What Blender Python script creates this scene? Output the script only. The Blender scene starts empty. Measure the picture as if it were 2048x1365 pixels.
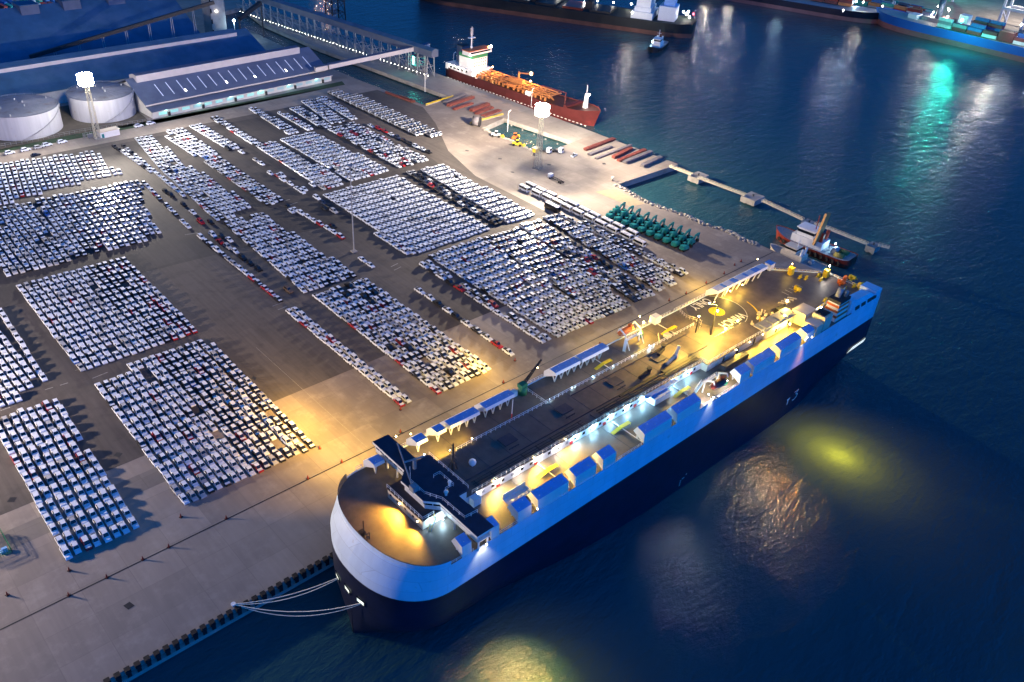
import bpy, math, random
import numpy as np
from mathutils import Matrix, Vector
rnd = random.Random(11)
S = bpy.context.scene
COL = S.collection
R = math.radians
sin, cos, pi = math.sin, math.cos, math.pi

# ---------------------------------------------------------------- camera and pixel -> world helper
HC, FP, YAW, PIT, ROL = 165.0, 1685.926, 0.77902132, 0.58322872, 0.07305559
FW = Vector((sin(YAW)*cos(PIT), cos(YAW)*cos(PIT), -sin(PIT)))
_r0 = Vector((cos(YAW), -sin(YAW), 0)); _u0 = _r0.cross(FW)
RT = cos(ROL)*_r0 + sin(ROL)*_u0; UP = -sin(ROL)*_r0 + cos(ROL)*_u0
def ray(px, py):
    return RT*((px-1024)/FP) - UP*((py-682.5)/FP) + FW
def G(px, py, z=0.0):                        # the point at height z that the photograph shows at this pixel
    d = ray(px, py); t = (z-HC)/d.z
    return (d.x*t, d.y*t)
def G3(px, py, z=0.0):
    g = G(px, py, z); return (g[0], g[1], z)
cam = bpy.data.objects.new('camera', bpy.data.cameras.new('camera')); COL.objects.link(cam)
m = Matrix((RT, UP, -FW)).transposed().to_4x4(); m.translation = (0, 0, HC); cam.matrix_world = m
cam.data.sensor_width = 36; cam.data.lens = 36*FP/2048; cam.data.clip_start = 1; cam.data.clip_end = 9000
S.camera = cam
S.render.resolution_x, S.render.resolution_y = 1024, 682

# ---------------------------------------------------------------- mesh builder
class MB:
    def __init__(s): s.v = []; s.f = []; s.m = []; s.s = []
    def add(s, vs, fs, m=0, sm=False):
        o = len(s.v); s.v += [tuple(p) for p in vs]
        for k, f in enumerate(fs):
            s.f.append(tuple(i+o for i in f)); s.m.append(m[k] if isinstance(m, (list, tuple)) else m); s.s.append(sm)
        return s
    def hexa(s, b, t, m=0):                  # b, t: four bottom and four top points, counter-clockwise from above
        return s.add(list(b)+list(t), [(3,2,1,0),(4,5,6,7),(0,1,5,4),(1,2,6,5),(2,3,7,6),(3,0,4,7)], m)
    def box(s, x0, x1, y0, y1, z0, z1, m=0):
        return s.hexa([(x0,y0,z0),(x1,y0,z0),(x1,y1,z0),(x0,y1,z0)], [(x0,y0,z1),(x1,y0,z1),(x1,y1,z1),(x0,y1,z1)], m)
    def bar(s, p, q, w=.12, h=None, m=0):
        p = Vector(p); q = Vector(q); d = q-p
        if d.length < 1e-6: return s
        d.normalize(); a = d.cross(Vector((0,0,1)))
        if a.length < 1e-4: a = Vector((1,0,0))
        a.normalize(); b = a.cross(d); h = w if h is None else h
        a = a*(w/2); b = b*(h/2)
        return s.hexa([p-a-b, p+a-b, q+a-b, q-a-b], [p-a+b, p+a+b, q+a+b, q-a+b], m)
    def tube(s, p, q, r, n=8, m=0, r2=None, cap=True):
        p = Vector(p); q = Vector(q); d = (q-p).normalized(); a = d.cross(Vector((0,0,1)))
        if a.length < 1e-4: a = Vector((1,0,0))
        a.normalize(); b = d.cross(a); r2 = r if r2 is None else r2
        vs = [p+(a*cos(2*pi*i/n)+b*sin(2*pi*i/n))*r for i in range(n)]+[q+(a*cos(2*pi*i/n)+b*sin(2*pi*i/n))*r2 for i in range(n)]
        o = len(s.v); s.add(vs, [(i,(i+1)%n,n+(i+1)%n,n+i) for i in range(n)], m, n > 8)
        if cap: s.f += [tuple(o+i for i in reversed(range(n))), tuple(o+n+i for i in range(n))]; s.m += [m, m]; s.s += [False, False]
        return s
    def ball(s, c, r, m=0, n=8, k=5, sc=(1,1,1)):
        vs = []; fs = []
        for j in range(k+1):
            a = pi*j/k
            for i in range(n): vs.append((c[0]+r*sc[0]*sin(a)*cos(2*pi*i/n), c[1]+r*sc[1]*sin(a)*sin(2*pi*i/n), c[2]+r*sc[2]*cos(a)))
        for j in range(k):
            for i in range(n): fs.append((j*n+i, (j+1)*n+i, (j+1)*n+(i+1)%n, j*n+(i+1)%n))
        return s.add(vs, fs, m, True)
    def poly(s, pts, m=0): return s.add(pts, [tuple(range(len(pts)))], m)
    def prism(s, xy, z0, z1, m=0, mt=None, bottom=True):      # vertical extrusion of an outline
        n = len(xy)
        if sum(xy[i][0]*xy[(i+1)%n][1]-xy[(i+1)%n][0]*xy[i][1] for i in range(n)) < 0: xy = list(reversed(xy))
        vs = [(x,y,z0) for x,y in xy]+[(x,y,z1) for x,y in xy]
        fs = [(i,(i+1)%n,n+(i+1)%n,n+i) for i in range(n)]+[tuple(range(n,2*n))]
        ms = [m]*n+[m if mt is None else mt]
        if bottom: fs.append(tuple(reversed(range(n)))); ms.append(m)
        return s.add(vs, fs, ms)
    def prof(s, yz, x0, x1, m=0, ms=None, sh0=None, sh1=None):  # extrusion of a (y,z) outline along x
        n = len(yz)
        if sum(yz[i][0]*yz[(i+1)%n][1]-yz[(i+1)%n][0]*yz[i][1] for i in range(n)) < 0:
            yz = list(reversed(yz)); ms = None if ms is None else [ms[(n-2-i)%n] for i in range(n)]
        vs = [(x0,y,z) for y,z in yz]+[(x1,y,z) for y,z in yz]
        if sh0: vs[:n] = [(x0+sh0(y,z),y,z) for y,z in yz]
        if sh1: vs[n:] = [(x1+sh1(y,z),y,z) for y,z in yz]
        fs = [(i,n+i,n+(i+1)%n,(i+1)%n) for i in range(n)]+[tuple(range(n)), tuple(reversed(range(n,2*n)))]
        fs = [tuple(reversed(f)) for f in fs]
        return s.add(vs, fs, (list(ms) if ms else [m]*n)+[m, m])
    def rails(s, pts, h=1.1, step=1.6, w=.1, m=0, lv=(.5, 1.0)):
        for a, b in zip(pts[:-1], pts[1:]):
            a = Vector(a); b = Vector(b); L = (b-a).length; n = max(1, round(L/step))
            for i in range(n+1):
                p = a.lerp(b, i/n); s.bar(p, p+Vector((0,0,h)), w, w, m)
            for k in lv: s.bar(a+Vector((0,0,h*k)), b+Vector((0,0,h*k)), w*.8, w*.8, m)
        return s
    def build(s, name, mats, parent=None, off=(0,0,0)):
        me = bpy.data.meshes.new(name)
        ox, oy, oz = off
        me.from_pydata([(x-ox,y-oy,z-oz) for x,y,z in s.v], [], s.f)
        mats = mats if isinstance(mats, (list, tuple)) else [mats]
        for q in mats: me.materials.append(q)
        me.polygons.foreach_set('material_index', s.m); me.polygons.foreach_set('use_smooth', s.s); me.update()
        o = bpy.data.objects.new(name, me); COL.objects.link(o)
        if parent is not None: o.parent = parent
        else: o.location = off
        return o
def tag(o, label=None, cat=None, group=None, kind=None):
    if label: o['label'] = label
    if cat: o['category'] = cat
    if group: o['group'] = group
    if kind: o['kind'] = kind
    return o
def thing(name, label, cat, loc=(0,0,0), rz=0.0, group=None):
    o = bpy.data.objects.new(name, None); COL.objects.link(o); o.empty_display_size = .5
    o.location = loc; o.rotation_euler = (0,0,rz)
    return tag(o, label, cat, group)
KIDS = {}
def part(mb, name, mats, par, world=False, label=None):
    off = tuple(par.location) if world else (0,0,0)
    o = mb.build(name, mats, par, off); KIDS.setdefault(par.name, []).append(o)
    if label: o['label'] = label
    return o
def sub(mb, name, mats, par, root=None):
    off = tuple(root.location) if root is not None else (0,0,0)
    o = mb.build(name, mats, par, off); KIDS.setdefault(par.name, []).append(o); return o
def dup(root, loc, rz=0.0, label=None, group=None):
    r = root.copy(); COL.objects.link(r); r.location = loc; r.rotation_euler = (0,0,rz)
    if label: r['label'] = label
    if group: r['group'] = group
    for ch in KIDS.get(root.name, []):
        c = ch.copy(); COL.objects.link(c); c.parent = r; KIDS.setdefault(r.name, []).append(c)
        for g in KIDS.get(ch.name, []):
            d = g.copy(); COL.objects.link(d); d.parent = c
    return r
ORD = 'first second third fourth fifth sixth seventh eighth ninth tenth eleventh twelfth thirteenth fourteenth fifteenth sixteenth seventeenth eighteenth nineteenth twentieth'.split()
def nth(i):
    if i < 20: return ORD[i]
    return 'twenty-'+ORD[i-20] if i < 29 else ('thirtieth' if i == 29 else 'thirty-'+ORD[i-30])

# ---------------------------------------------------------------- materials
def lin(c):
    return tuple((x/255/12.92 if x/255 <= .04045 else ((x/255+.055)/1.055)**2.4) for x in c)
def nd(nt, t, **kw):
    n = nt.nodes.new(t)
    for k, v in kw.items():
        if k in n.inputs: n.inputs[k].default_value = v
        else: setattr(n, k, v)
    return n
def mat(name, col, rough=.6, metal=0.0, var=.12, scale=.8, bump=0.0, emit=0.0, ecol=None, spec=.4, streak=0.0, dirt=None, coat=0.0):
    M = bpy.data.materials.new(name); M.use_nodes = True; nt = M.node_tree; b = nt.nodes['Principled BSDF']
    b.inputs['Roughness'].default_value = rough; b.inputs['Metallic'].default_value = metal
    b.inputs['Specular IOR Level'].default_value = spec
    if coat: b.inputs['Coat Weight'].default_value = coat; b.inputs['Coat Roughness'].default_value = .08
    if emit:
        b.inputs['Base Color'].default_value = (*col, 1)
        b.inputs['Emission Color'].default_value = (*(ecol or col), 1); b.inputs['Emission Strength'].default_value = emit
        return M
    geo = nd(nt, 'ShaderNodeNewGeometry'); L = nt.links.new
    no = nd(nt, 'ShaderNodeTexNoise', Scale=scale, Detail=6.0, Roughness=.62)
    if streak:                               # rain streaks: stretch the noise along z
        mp = nd(nt, 'ShaderNodeMapping'); mp.inputs['Scale'].default_value = (1, 1, streak); L(geo.outputs['Position'], mp.inputs[0]); L(mp.outputs[0], no.inputs['Vector'])
    else: L(geo.outputs['Position'], no.inputs['Vector'])
    mr = nd(nt, 'ShaderNodeMapRange'); mr.inputs[1].default_value = .3; mr.inputs[2].default_value = .7
    mr.inputs[3].default_value = 1-var; mr.inputs[4].default_value = 1+var; L(no.outputs[0], mr.inputs[0])
    mx = nd(nt, 'ShaderNodeVectorMath', operation='SCALE'); mx.inputs[0].default_value = col; L(mr.outputs[0], mx.inputs['Scale'])
    out = mx.outputs[0]
    if dirt:                                 # patches of a second colour (stains, rust) with a shape of their own
        dc, ds, lo, hi = dirt
        n2 = nd(nt, 'ShaderNodeTexNoise', Scale=ds, Detail=8.0, Roughness=.7); L(geo.outputs['Position'], n2.inputs['Vector'])
        m2 = nd(nt, 'ShaderNodeMapRange'); m2.inputs[1].default_value = lo; m2.inputs[2].default_value = hi; L(n2.outputs[0], m2.inputs[0])
        mi = nd(nt, 'ShaderNodeMix', data_type='RGBA'); L(m2.outputs[0], mi.inputs[0]); L(out, mi.inputs[6]); mi.inputs[7].default_value = (*dc, 1); out = mi.outputs[2]
    L(out, b.inputs['Base Color'])
    if bump:
        bp = nd(nt, 'ShaderNodeBump', Strength=bump, Distance=.05); L(no.outputs[0], bp.inputs['Height']); L(bp.outputs[0], b.inputs['Normal'])
    return M
M = {}
M['white'] = mat('white_paint', (.8,.8,.79), .45, var=.06, scale=.5, dirt=((.5,.46,.4), .35, .62, .85))
M['hullwhite'] = mat('hull_white', (.62,.75,.9), .5, var=.07, scale=.3, streak=.08, dirt=((.4,.38,.36), .25, .62, .85))
M['navy'] = mat('navy_hull', (.008,.012,.035), .42, var=.25, scale=.15)
def plates(Mt, w, h, lo):                             # welded plating: faint seams and plate-to-plate tone on the x-z plane
    nt = Mt.node_tree; b = nt.nodes['Principled BSDF']; lk = b.inputs['Base Color'].links[0]; src = lk.from_socket
    geo = nd(nt, 'ShaderNodeNewGeometry'); sx = nd(nt, 'ShaderNodeSeparateXYZ'); nt.links.new(geo.outputs['Position'], sx.inputs[0])
    ad = nd(nt, 'ShaderNodeMath', operation='MULTIPLY_ADD'); nt.links.new(sx.outputs['Y'], ad.inputs[0]); ad.inputs[1].default_value = .6; nt.links.new(sx.outputs['X'], ad.inputs[2])
    cb = nd(nt, 'ShaderNodeCombineXYZ'); nt.links.new(ad.outputs[0], cb.inputs[0]); nt.links.new(sx.outputs['Z'], cb.inputs[1])
    br = nd(nt, 'ShaderNodeTexBrick'); br.inputs['Scale'].default_value = 1; br.inputs['Brick Width'].default_value = w; br.inputs['Row Height'].default_value = h; br.inputs['Mortar Size'].default_value = .05
    br.inputs['Color1'].default_value = (.95,.95,.95,1); br.inputs['Color2'].default_value = (1.04,1.04,1.04,1); br.inputs['Mortar'].default_value = (lo,lo,lo,1); nt.links.new(cb.outputs[0], br.inputs['Vector'])
    mx = nd(nt, 'ShaderNodeMix', data_type='RGBA', blend_type='MULTIPLY'); mx.inputs[0].default_value = 1; nt.links.new(src, mx.inputs[6]); nt.links.new(br.outputs[0], mx.inputs[7]); nt.links.new(mx.outputs[2], b.inputs['Base Color'])
    no = nd(nt, 'ShaderNodeTexNoise', Scale=.35, Detail=2.0); nt.links.new(geo.outputs['Position'], no.inputs['Vector']); bp = nd(nt, 'ShaderNodeBump', Strength=.35, Distance=.12); nt.links.new(no.outputs[0], bp.inputs['Height']); nt.links.new(bp.outputs[0], b.inputs['Normal'])
plates(M['hullwhite'], 9, 2.6, .8); plates(M['navy'], 9, 2.6, 1.5)
M['deck'] = mat('deck_paint', (.135,.11,.095), .5, var=.2, scale=.35, dirt=((.07,.06,.06), .12, .52, .75), bump=.1)
M['deckdark'] = mat('roof_deck_paint', (.055,.055,.075), .55, var=.2, scale=.3, dirt=((.1,.085,.08), .15, .55, .75))
M['bridgeroof'] = mat('bridge_roof', (.015,.032,.06), .5, var=.2, scale=.6)
M['blue'] = mat('blue_roof', (.2,.4,.74), .45, var=.1, scale=.8)
M['cream'] = mat('cream_paint', (.68,.6,.47), .5, var=.08, scale=.7)
M['dark'] = mat('dark_steel', (.025,.025,.03), .5, var=.3, scale=1.5)
M['glass'] = mat('dark_glass', (.008,.01,.014), .08, var=.1, spec=.6)
M['grey'] = mat('grey_steel', (.28,.29,.31), .5, var=.15, scale=.9)
M['yellow'] = mat('yellow_paint', (.78,.55,.03), .5, var=.12, scale=1.2)
M['orange'] = mat('orange_paint', (.72,.16,.03), .4, var=.1, scale=1.0)
M['maroon'] = mat('maroon_paint', (.23,.035,.02), .35, var=.12, scale=1.0)
M['red'] = mat('red_paint', (.6,.03,.025), .35, var=.1, scale=1.0)
M['green'] = mat('green_paint', (.03,.2,.09), .45, var=.12, scale=1.0)
M['worn'] = mat('worn_line', (.3,.29,.27), .7, var=.4, scale=1.5)
M['mark'] = mat('marking_white', (.75,.75,.72), .6, var=.15, scale=2.0)
M['rubber'] = mat('black_rubber', (.012,.012,.014), .8, var=.3, scale=2.0)
M['concrete'] = mat('pier_concrete', (.32,.3,.28), .8, var=.15, scale=.25, dirt=((.14,.13,.12), .08, .5, .75), bump=.2)
M['rope'] = mat('mooring_rope', (.7,.66,.55), .8, var=.1, scale=3)
M['steelroof'] = mat('warehouse_roof', (.10,.125,.19), .65, var=.12, scale=.12, dirt=((.05,.07,.12), .05, .5, .8))
M['roofdark'] = mat('old_roof', (.04,.11,.19), .7, var=.2, scale=.1, dirt=((.08,.13,.2), .05, .5, .75))
M['fascia'] = mat('fascia_sheet', (.5,.46,.46), .6, var=.08, scale=.3)
M['wall'] = mat('plaster_wall', (.5,.5,.5), .8, var=.12, scale=.3)
M['tank'] = mat('tank_shell', (.46,.47,.51), .55, var=.1, scale=.6, streak=.06, dirt=((.3,.2,.13), .3, .63, .8))
M['tankroof'] = mat('tank_roof', (.22,.23,.27), .6, var=.15, scale=.2, dirt=((.12,.1,.1), .1, .5, .7))
M['lattice'] = mat('mast_steel', (.6,.55,.4), .5, var=.1, scale=1.0)
M['hullred'] = mat('red_hull', (.085,.017,.018), .5, var=.15, scale=.15, dirt=((.2,.03,.03), .1, .55, .75))
M['rusty'] = mat('rusty_steel', (.2,.055,.045), .7, var=.25, scale=.5)
M['rustdark'] = mat('dark_billets', (.16,.15,.17), .65, var=.25, scale=.5)
M['oxide'] = mat('oxide_deck', (.06,.022,.014), .5, var=.25, scale=.5)
M['oxidepipe'] = mat('oxide_pipes', (.42,.17,.06), .45, var=.2, scale=.8)
M['teal'] = mat('teal_paint', (.012,.2,.21), .4, var=.12, scale=1.0)
M['antifoul'] = mat('antifouling', (.26,.12,.13), .7, var=.15, scale=.1)
M['bluehull'] = mat('blue_hull', (.01,.12,.5), .5, var=.08, scale=.08)
M['blackhull'] = mat('black_hull', (.015,.018,.022), .5, var=.3, scale=.08)
M['rust'] = mat('rust_stripe', (.14,.06,.045), .7, var=.3, scale=.1)
M['roof_white'] = mat('white_sheet_roof', (.75,.75,.78), .5, var=.05, scale=1)
def emis(name, col, e): return mat(name, col, emit=e, ecol=col)
M['lampW'] = emis('lamp_white', (1,.93,.8), 40)
M['lampY'] = emis('lamp_sodium', (1,.72,.3), 45)
M['lampB'] = emis('lamp_cool', (.6,.85,1), 30)
M['lampO'] = emis('lamp_orange', (1,.5,.16), 45)
M['lampG'] = emis('lamp_green', (.1,1,.75), 30)
M['lampR'] = emis('lamp_red', (1,.08,.12), 14)
M['lit'] = emis('lit_opening', (.85,.95,.8), 1.0)
M['flood'] = emis('flood_lamps', (1,.92,.78), 220)

def paint(name, col, rough=.28): return mat(name, col, rough, var=.04, scale=.2, coat=.4)
CAR = {k: paint('car_'+k, c) for k, c in dict(white=(.71,.76,.84), silver=(.42,.43,.45), black=(.012,.012,.015), red=(.34,.015,.02), blue=(.02,.1,.4), navy=(.02,.03,.07), bronze=(.13,.09,.06)).items()}
CAR['film'] = mat('white_film', (.68,.73,.82), .5, var=.05, scale=1)
CAR['glass'] = M['glass']; CAR['tyre'] = M['rubber']

def ground_mat(name, c1, c2, c3, joint, jx, jy, rough=.75, big=.012, streak=.04):
    """poured slabs: large stains, fine grain, tyre marks along y, darker joints on a grid, slab-to-slab tone"""
    Mt = bpy.data.materials.new(name); Mt.use_nodes = True; nt = Mt.node_tree; b = nt.nodes['Principled BSDF']; L = nt.links.new
    b.inputs['Roughness'].default_value = rough; b.inputs['Specular IOR Level'].default_value = .3
    geo = nd(nt, 'ShaderNodeNewGeometry'); P = geo.outputs['Position']
    n1 = nd(nt, 'ShaderNodeTexNoise', Scale=big, Detail=7.0, Roughness=.6, Distortion=.6); L(P, n1.inputs['Vector'])
    n2 = nd(nt, 'ShaderNodeTexNoise', Scale=.16, Detail=9.0, Roughness=.7); L(P, n2.inputs['Vector'])
    mp = nd(nt, 'ShaderNodeMapping'); mp.inputs['Scale'].default_value = (1, .05, 1); L(P, mp.inputs[0])
    n3 = nd(nt, 'ShaderNodeTexNoise', Scale=.9, Detail=4.0); L(mp.outputs[0], n3.inputs['Vector'])
    mi = nd(nt, 'ShaderNodeMix', data_type='RGBA'); r1 = nd(nt, 'ShaderNodeMapRange'); r1.inputs[1].default_value = .38; r1.inputs[2].default_value = .62
    L(n1.outputs[0], r1.inputs[0]); L(r1.outputs[0], mi.inputs[0]); mi.inputs[6].default_value = (*c1,1); mi.inputs[7].default_value = (*c2,1)
    m2 = nd(nt, 'ShaderNodeMix', data_type='RGBA'); r2 = nd(nt, 'ShaderNodeMapRange'); r2.inputs[1].default_value = .5; r2.inputs[2].default_value = .75; r2.inputs[4].default_value = .85
    L(n2.outputs[0], r2.inputs[0]); L(r2.outputs[0], m2.inputs[0]); L(mi.outputs[2], m2.inputs[6]); m2.inputs[7].default_value = (*c3,1)
    br = nd(nt, 'ShaderNodeTexBrick'); br.offset = 0; br.inputs['Scale'].default_value = 1; br.inputs['Brick Width'].default_value = jx; br.inputs['Row Height'].default_value = jy
    br.inputs['Mortar Size'].default_value = .09; br.inputs['Color1'].default_value = (.9,.9,.9,1); br.inputs['Color2'].default_value = (1.08,1.08,1.08,1); br.inputs['Mortar'].default_value = (joint,)*3+(1,)
    L(P, br.inputs['Vector'])
    m3 = nd(nt, 'ShaderNodeMix', data_type='RGBA', blend_type='MULTIPLY'); m3.inputs[0].default_value = 1; L(m2.outputs[2], m3.inputs[6]); L(br.outputs[0], m3.inputs[7])
    r3 = nd(nt, 'ShaderNodeMapRange'); r3.inputs[1].default_value = .35; r3.inputs[2].default_value = .65; r3.inputs[3].default_value = 1-streak; r3.inputs[4].default_value = 1+streak; L(n3.outputs[0], r3.inputs[0])
    sc = nd(nt, 'ShaderNodeVectorMath', operation='SCALE'); L(m3.outputs[2], sc.inputs[0]); L(r3.outputs[0], sc.inputs['Scale'])
    L(sc.outputs[0], b.inputs['Base Color'])
    bp = nd(nt, 'ShaderNodeBump', Strength=.25, Distance=.03); L(n2.outputs[0], bp.inputs['Height']); L(bp.outputs[0], b.inputs['Normal'])
    return Mt
M['apron'] = ground_mat('apron_concrete', (.285,.25,.22), (.19,.162,.145), (.33,.295,.26), .86, 11, 9.5)
M['asphalt'] = ground_mat('yard_asphalt', (.08,.073,.069), (.11,.096,.088), (.055,.051,.051), .9, 9, 60, .8, .012, .1)
M['pale'] = ground_mat('pale_concrete', (.31,.29,.26), (.26,.24,.215), (.2,.185,.17), .88, 12, 12)
M['soil'] = ground_mat('soil', (.10,.085,.07), (.07,.065,.05), (.14,.12,.1), 1, 50, 50, .95, .03)
M['grass'] = mat('grass_strip', (.03,.06,.03), .9, var=.4, scale=.6, dirt=((.08,.07,.05), .15, .55, .7))
M['rock'] = mat('riprap_rock', (.3,.28,.25), .85, var=.3, scale=.4)

def water_mat():
    W = bpy.data.materials.new('harbour_water'); W.use_nodes = True; nt = W.node_tree; b = nt.nodes['Principled BSDF']; L = nt.links.new
    b.inputs['Roughness'].default_value = .14; b.inputs['IOR'].default_value = 1.33; b.inputs['Specular IOR Level'].default_value = .5
    geo = nd(nt, 'ShaderNodeNewGeometry'); P = geo.outputs['Position']
    n0 = nd(nt, 'ShaderNodeTexNoise', Scale=.006, Detail=4.0); L(P, n0.inputs['Vector'])
    mi = nd(nt, 'ShaderNodeMix', data_type='RGBA'); L(n0.outputs[0], mi.inputs[0]); mi.inputs[6].default_value = (.024,.088,.098,1); mi.inputs[7].default_value = (.02,.058,.078,1)
    L(mi.outputs[2], b.inputs['Base Color'])
    mp = nd(nt, 'ShaderNodeMapping'); mp.inputs['Rotation'].default_value = (0,0,R(-28)); mp.inputs['Scale'].default_value = (.45,1,1); L(P, mp.inputs[0])
    a = nd(nt, 'ShaderNodeTexNoise', Scale=.16, Detail=3.0, Roughness=.55, Distortion=.4); L(mp.outputs[0], a.inputs['Vector'])
    c = nd(nt, 'ShaderNodeTexNoise', Scale=.7, Detail=4.0, Roughness=.6, Distortion=.3); L(mp.outputs[0], c.inputs['Vector'])
    ad = nd(nt, 'ShaderNodeMath', operation='MULTIPLY_ADD'); L(a.outputs[0], ad.inputs[0]); ad.inputs[1].default_value = 2.6; L(c.outputs[0], ad.inputs[2])
    f = nd(nt, 'ShaderNodeTexNoise', Scale=2.6, Detail=2.0); L(mp.outputs[0], f.inputs['Vector'])
    a2 = nd(nt, 'ShaderNodeMath', operation='MULTIPLY_ADD'); L(f.outputs[0], a2.inputs[0]); a2.inputs[1].default_value = .3; L(ad.outputs[0], a2.inputs[2])
    bp = nd(nt, 'ShaderNodeBump', Strength=1.0, Distance=.3); L(a2.outputs[0], bp.inputs['Height']); L(bp.outputs[0], b.inputs['Normal'])
    return W
M['water'] = water_mat()

# ---------------------------------------------------------------- dusk sky: brighter blue twilight low in the -y direction
W = bpy.data.worlds.new('World'); S.world = W; W.use_nodes = True
nt = W.node_tree; bg = nt.nodes['Background']; L = nt.links.new
tc = nd(nt, 'ShaderNodeTexCoord'); nv = nd(nt, 'ShaderNodeVectorMath', operation='NORMALIZE'); L(tc.outputs['Generated'], nv.inputs[0])
dt = nd(nt, 'ShaderNodeVectorMath', operation='DOT_PRODUCT'); L(nv.outputs[0], dt.inputs[0]); dt.inputs[1].default_value = Vector((.12,-.97,.22)).normalized()
mr = nd(nt, 'ShaderNodeMapRange', interpolation_type='SMOOTHSTEP'); mr.inputs[1].default_value = .1; mr.inputs[2].default_value = 1.0; L(dt.outputs['Value'], mr.inputs[0])
mi = nd(nt, 'ShaderNodeMix', data_type='RGBA'); L(mr.outputs[0], mi.inputs[0])
SKY0, SKY1 = (.012,.062,.19), (.0,.33,1.45)
mi.inputs[6].default_value = (*SKY0, 1); mi.inputs[7].default_value = (*SKY1, 1)
sky = nd(nt, 'ShaderNodeTexSky'); sky.sky_type = 'NISHITA'; sky.sun_disc = False; sky.sun_elevation = R(1.0); sky.sun_rotation = R(172)
ms = nd(nt, 'ShaderNodeMix', data_type='RGBA', blend_type='ADD'); ms.inputs[0].default_value = 1; L(mi.outputs[2], ms.inputs[6])
tint = nd(nt, 'ShaderNodeMix', data_type='RGBA', blend_type='MULTIPLY'); tint.inputs[0].default_value = 1; L(sky.outputs[0], tint.inputs[6]); tint.inputs[7].default_value = (.00005,.0004,.0015,1); L(tint.outputs[2], ms.inputs[7])
sx = nd(nt, 'ShaderNodeSeparateXYZ'); L(nv.outputs[0], sx.inputs[0])
hz = nd(nt, 'ShaderNodeMapRange', interpolation_type='SMOOTHSTEP'); hz.inputs[1].default_value = .42; hz.inputs[2].default_value = .02; L(sx.outputs['Z'], hz.inputs[0])
h2 = nd(nt, 'ShaderNodeMix', data_type='RGBA', blend_type='ADD'); L(hz.outputs[0], h2.inputs[0]); L(ms.outputs[2], h2.inputs[6]); h2.inputs[7].default_value = (0,.1,.4,1)
L(h2.outputs[2], bg.inputs['Color']); bg.inputs['Strength'].default_value = 1.0
S.view_settings.view_transform = 'Standard'; S.view_settings.look = 'None'; S.view_settings.exposure = 0; S.view_settings.gamma = 1
S.cycles.use_denoising = True; S.cycles.max_bounces = 5; S.cycles.diffuse_bounces = 2; S.cycles.glossy_bounces = 3; S.cycles.transmission_bounces = 2
S.cycles.sample_clamp_indirect = 4; S.cycles.volume_bounces = 0; S.cycles.caustics_reflective = False; S.cycles.caustics_refractive = False

NL = [0]
def light(kind, loc, energy, col, name='lamp_light', aim=None, cone=60, blend=.6, rad=.3, par=None):
    d = bpy.data.lights.new(name, kind); d.energy = energy; d.color = col; d.shadow_soft_size = rad
    o = bpy.data.objects.new(name, d); COL.objects.link(o)
    if kind == 'SPOT':
        d.spot_size = R(cone); d.spot_blend = blend
        v = Vector(aim)-Vector(loc); o.rotation_euler = v.to_track_quat('-Z', 'Y').to_euler()
    if par is not None: o.parent = par; o.location = Vector(loc)-par.location
    else: o.location = loc
    NL[0] += 1
    return o
WARM, SOD, COOL, ORG = (1,.88,.74), (1,.63,.075), (.5,.8,1), (1,.5,.18)
# ---------------------------------------------------------------- the setting: water, land, pavements
mb = MB(); mb.poly([(-2500,-1500,-3),(4500,-1500,-3),(4500,4500,-3),(-2500,4500,-3)]); tag(mb.build('water', M['water']), kind='structure')
def W2(*pts): return [G(*p) for p in pts]
shore = [(317.3,168.4),(316.2,176),(317.8,184.8),(314.6,196),(315.2,207),(312.2,219),(311.5,231),(313.4,243),(314.5,251.6)]
basin = W2((1112,298),(1066,303.5),(1054,296.5),(1044,291.5),(1025,281.5),(1008,277),(998,273),(974,262),(967,255),(1008,237))
land = [(-700,133.3),(316.6,133.3)]+shore+[(348,251.2),(363.6,251.2),(361.0,309.0),(339.5,306.6)]+basin+[(331.1,402.7),(307.2,399.5),(301.9,460.9)]+W2((640,128),(575,98),(503,62),(452,58),(447,24),(490,13),(470,-8))+[(420,900),(-900,900)]
mb = MB(); mb.prism(land, -8, 0, 0, 1); tag(mb.build('ground', [M['concrete'], M['apron']]), kind='structure')
jet = [(361.0,309.0),(358.2,381.6),(354.2,449.0),(349,560),(346,680),(331,680)]+[G(525,48),G(640,98),G(905,196),G(1008,237),(339.5,306.6)]
mb = MB(); mb.prism([(x,y) for x,y in jet], -2.4, .01, 0, 1)
for i in range(46):                                   # piles under the jetty
    y = 250+i*9.2
    if y > 312:
        for x in (335, 345, 354): mb.tube((x-(y-312)*.045,y,-8),(x-(y-312)*.045,y,-2.4),.5,6)
tag(mb.build('jetty', [M['concrete'], M['pale']]), kind='structure')
def sheet(name, pts, m, z=.02): 
    mb = MB(); mb.poly([(x,y,z) for x,y in pts]); return tag(mb.build(name, m), kind='structure')
sheet('yard_pavement', [(-600,198),(104,197.6),(150,197.6),(196,197.2),(196,206),(262,206),(262,300),(272,334),(293,372),(304,398),(300,440),(-100,436),(-600,430)], M['asphalt'])
M['asphaltdark'] = ground_mat('old_asphalt', (.052,.049,.05), (.072,.066,.064), (.04,.038,.04), .9, 9, 60, .8, .012, .08)
sheet('yard_pavement', [(-600,300),(60,302),(130,296),(250,290),(258,330),(256,380),(248,432),(150,434),(-600,428)], M['asphaltdark'], .035)
sheet('pavement_patch', W2((1228,378),(1290,408),(1262,414),(1190,384)), mat('sand_patch', (.36,.29,.19), .9, var=.12, scale=.5), .03)
sheet('pavement_strip', [(-600,184),(60,184),(60,191),(-600,191)], ground_mat('worn_concrete', (.17,.155,.14), (.21,.19,.17), (.13,.12,.115), .85, 8, 7), .015)
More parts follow.
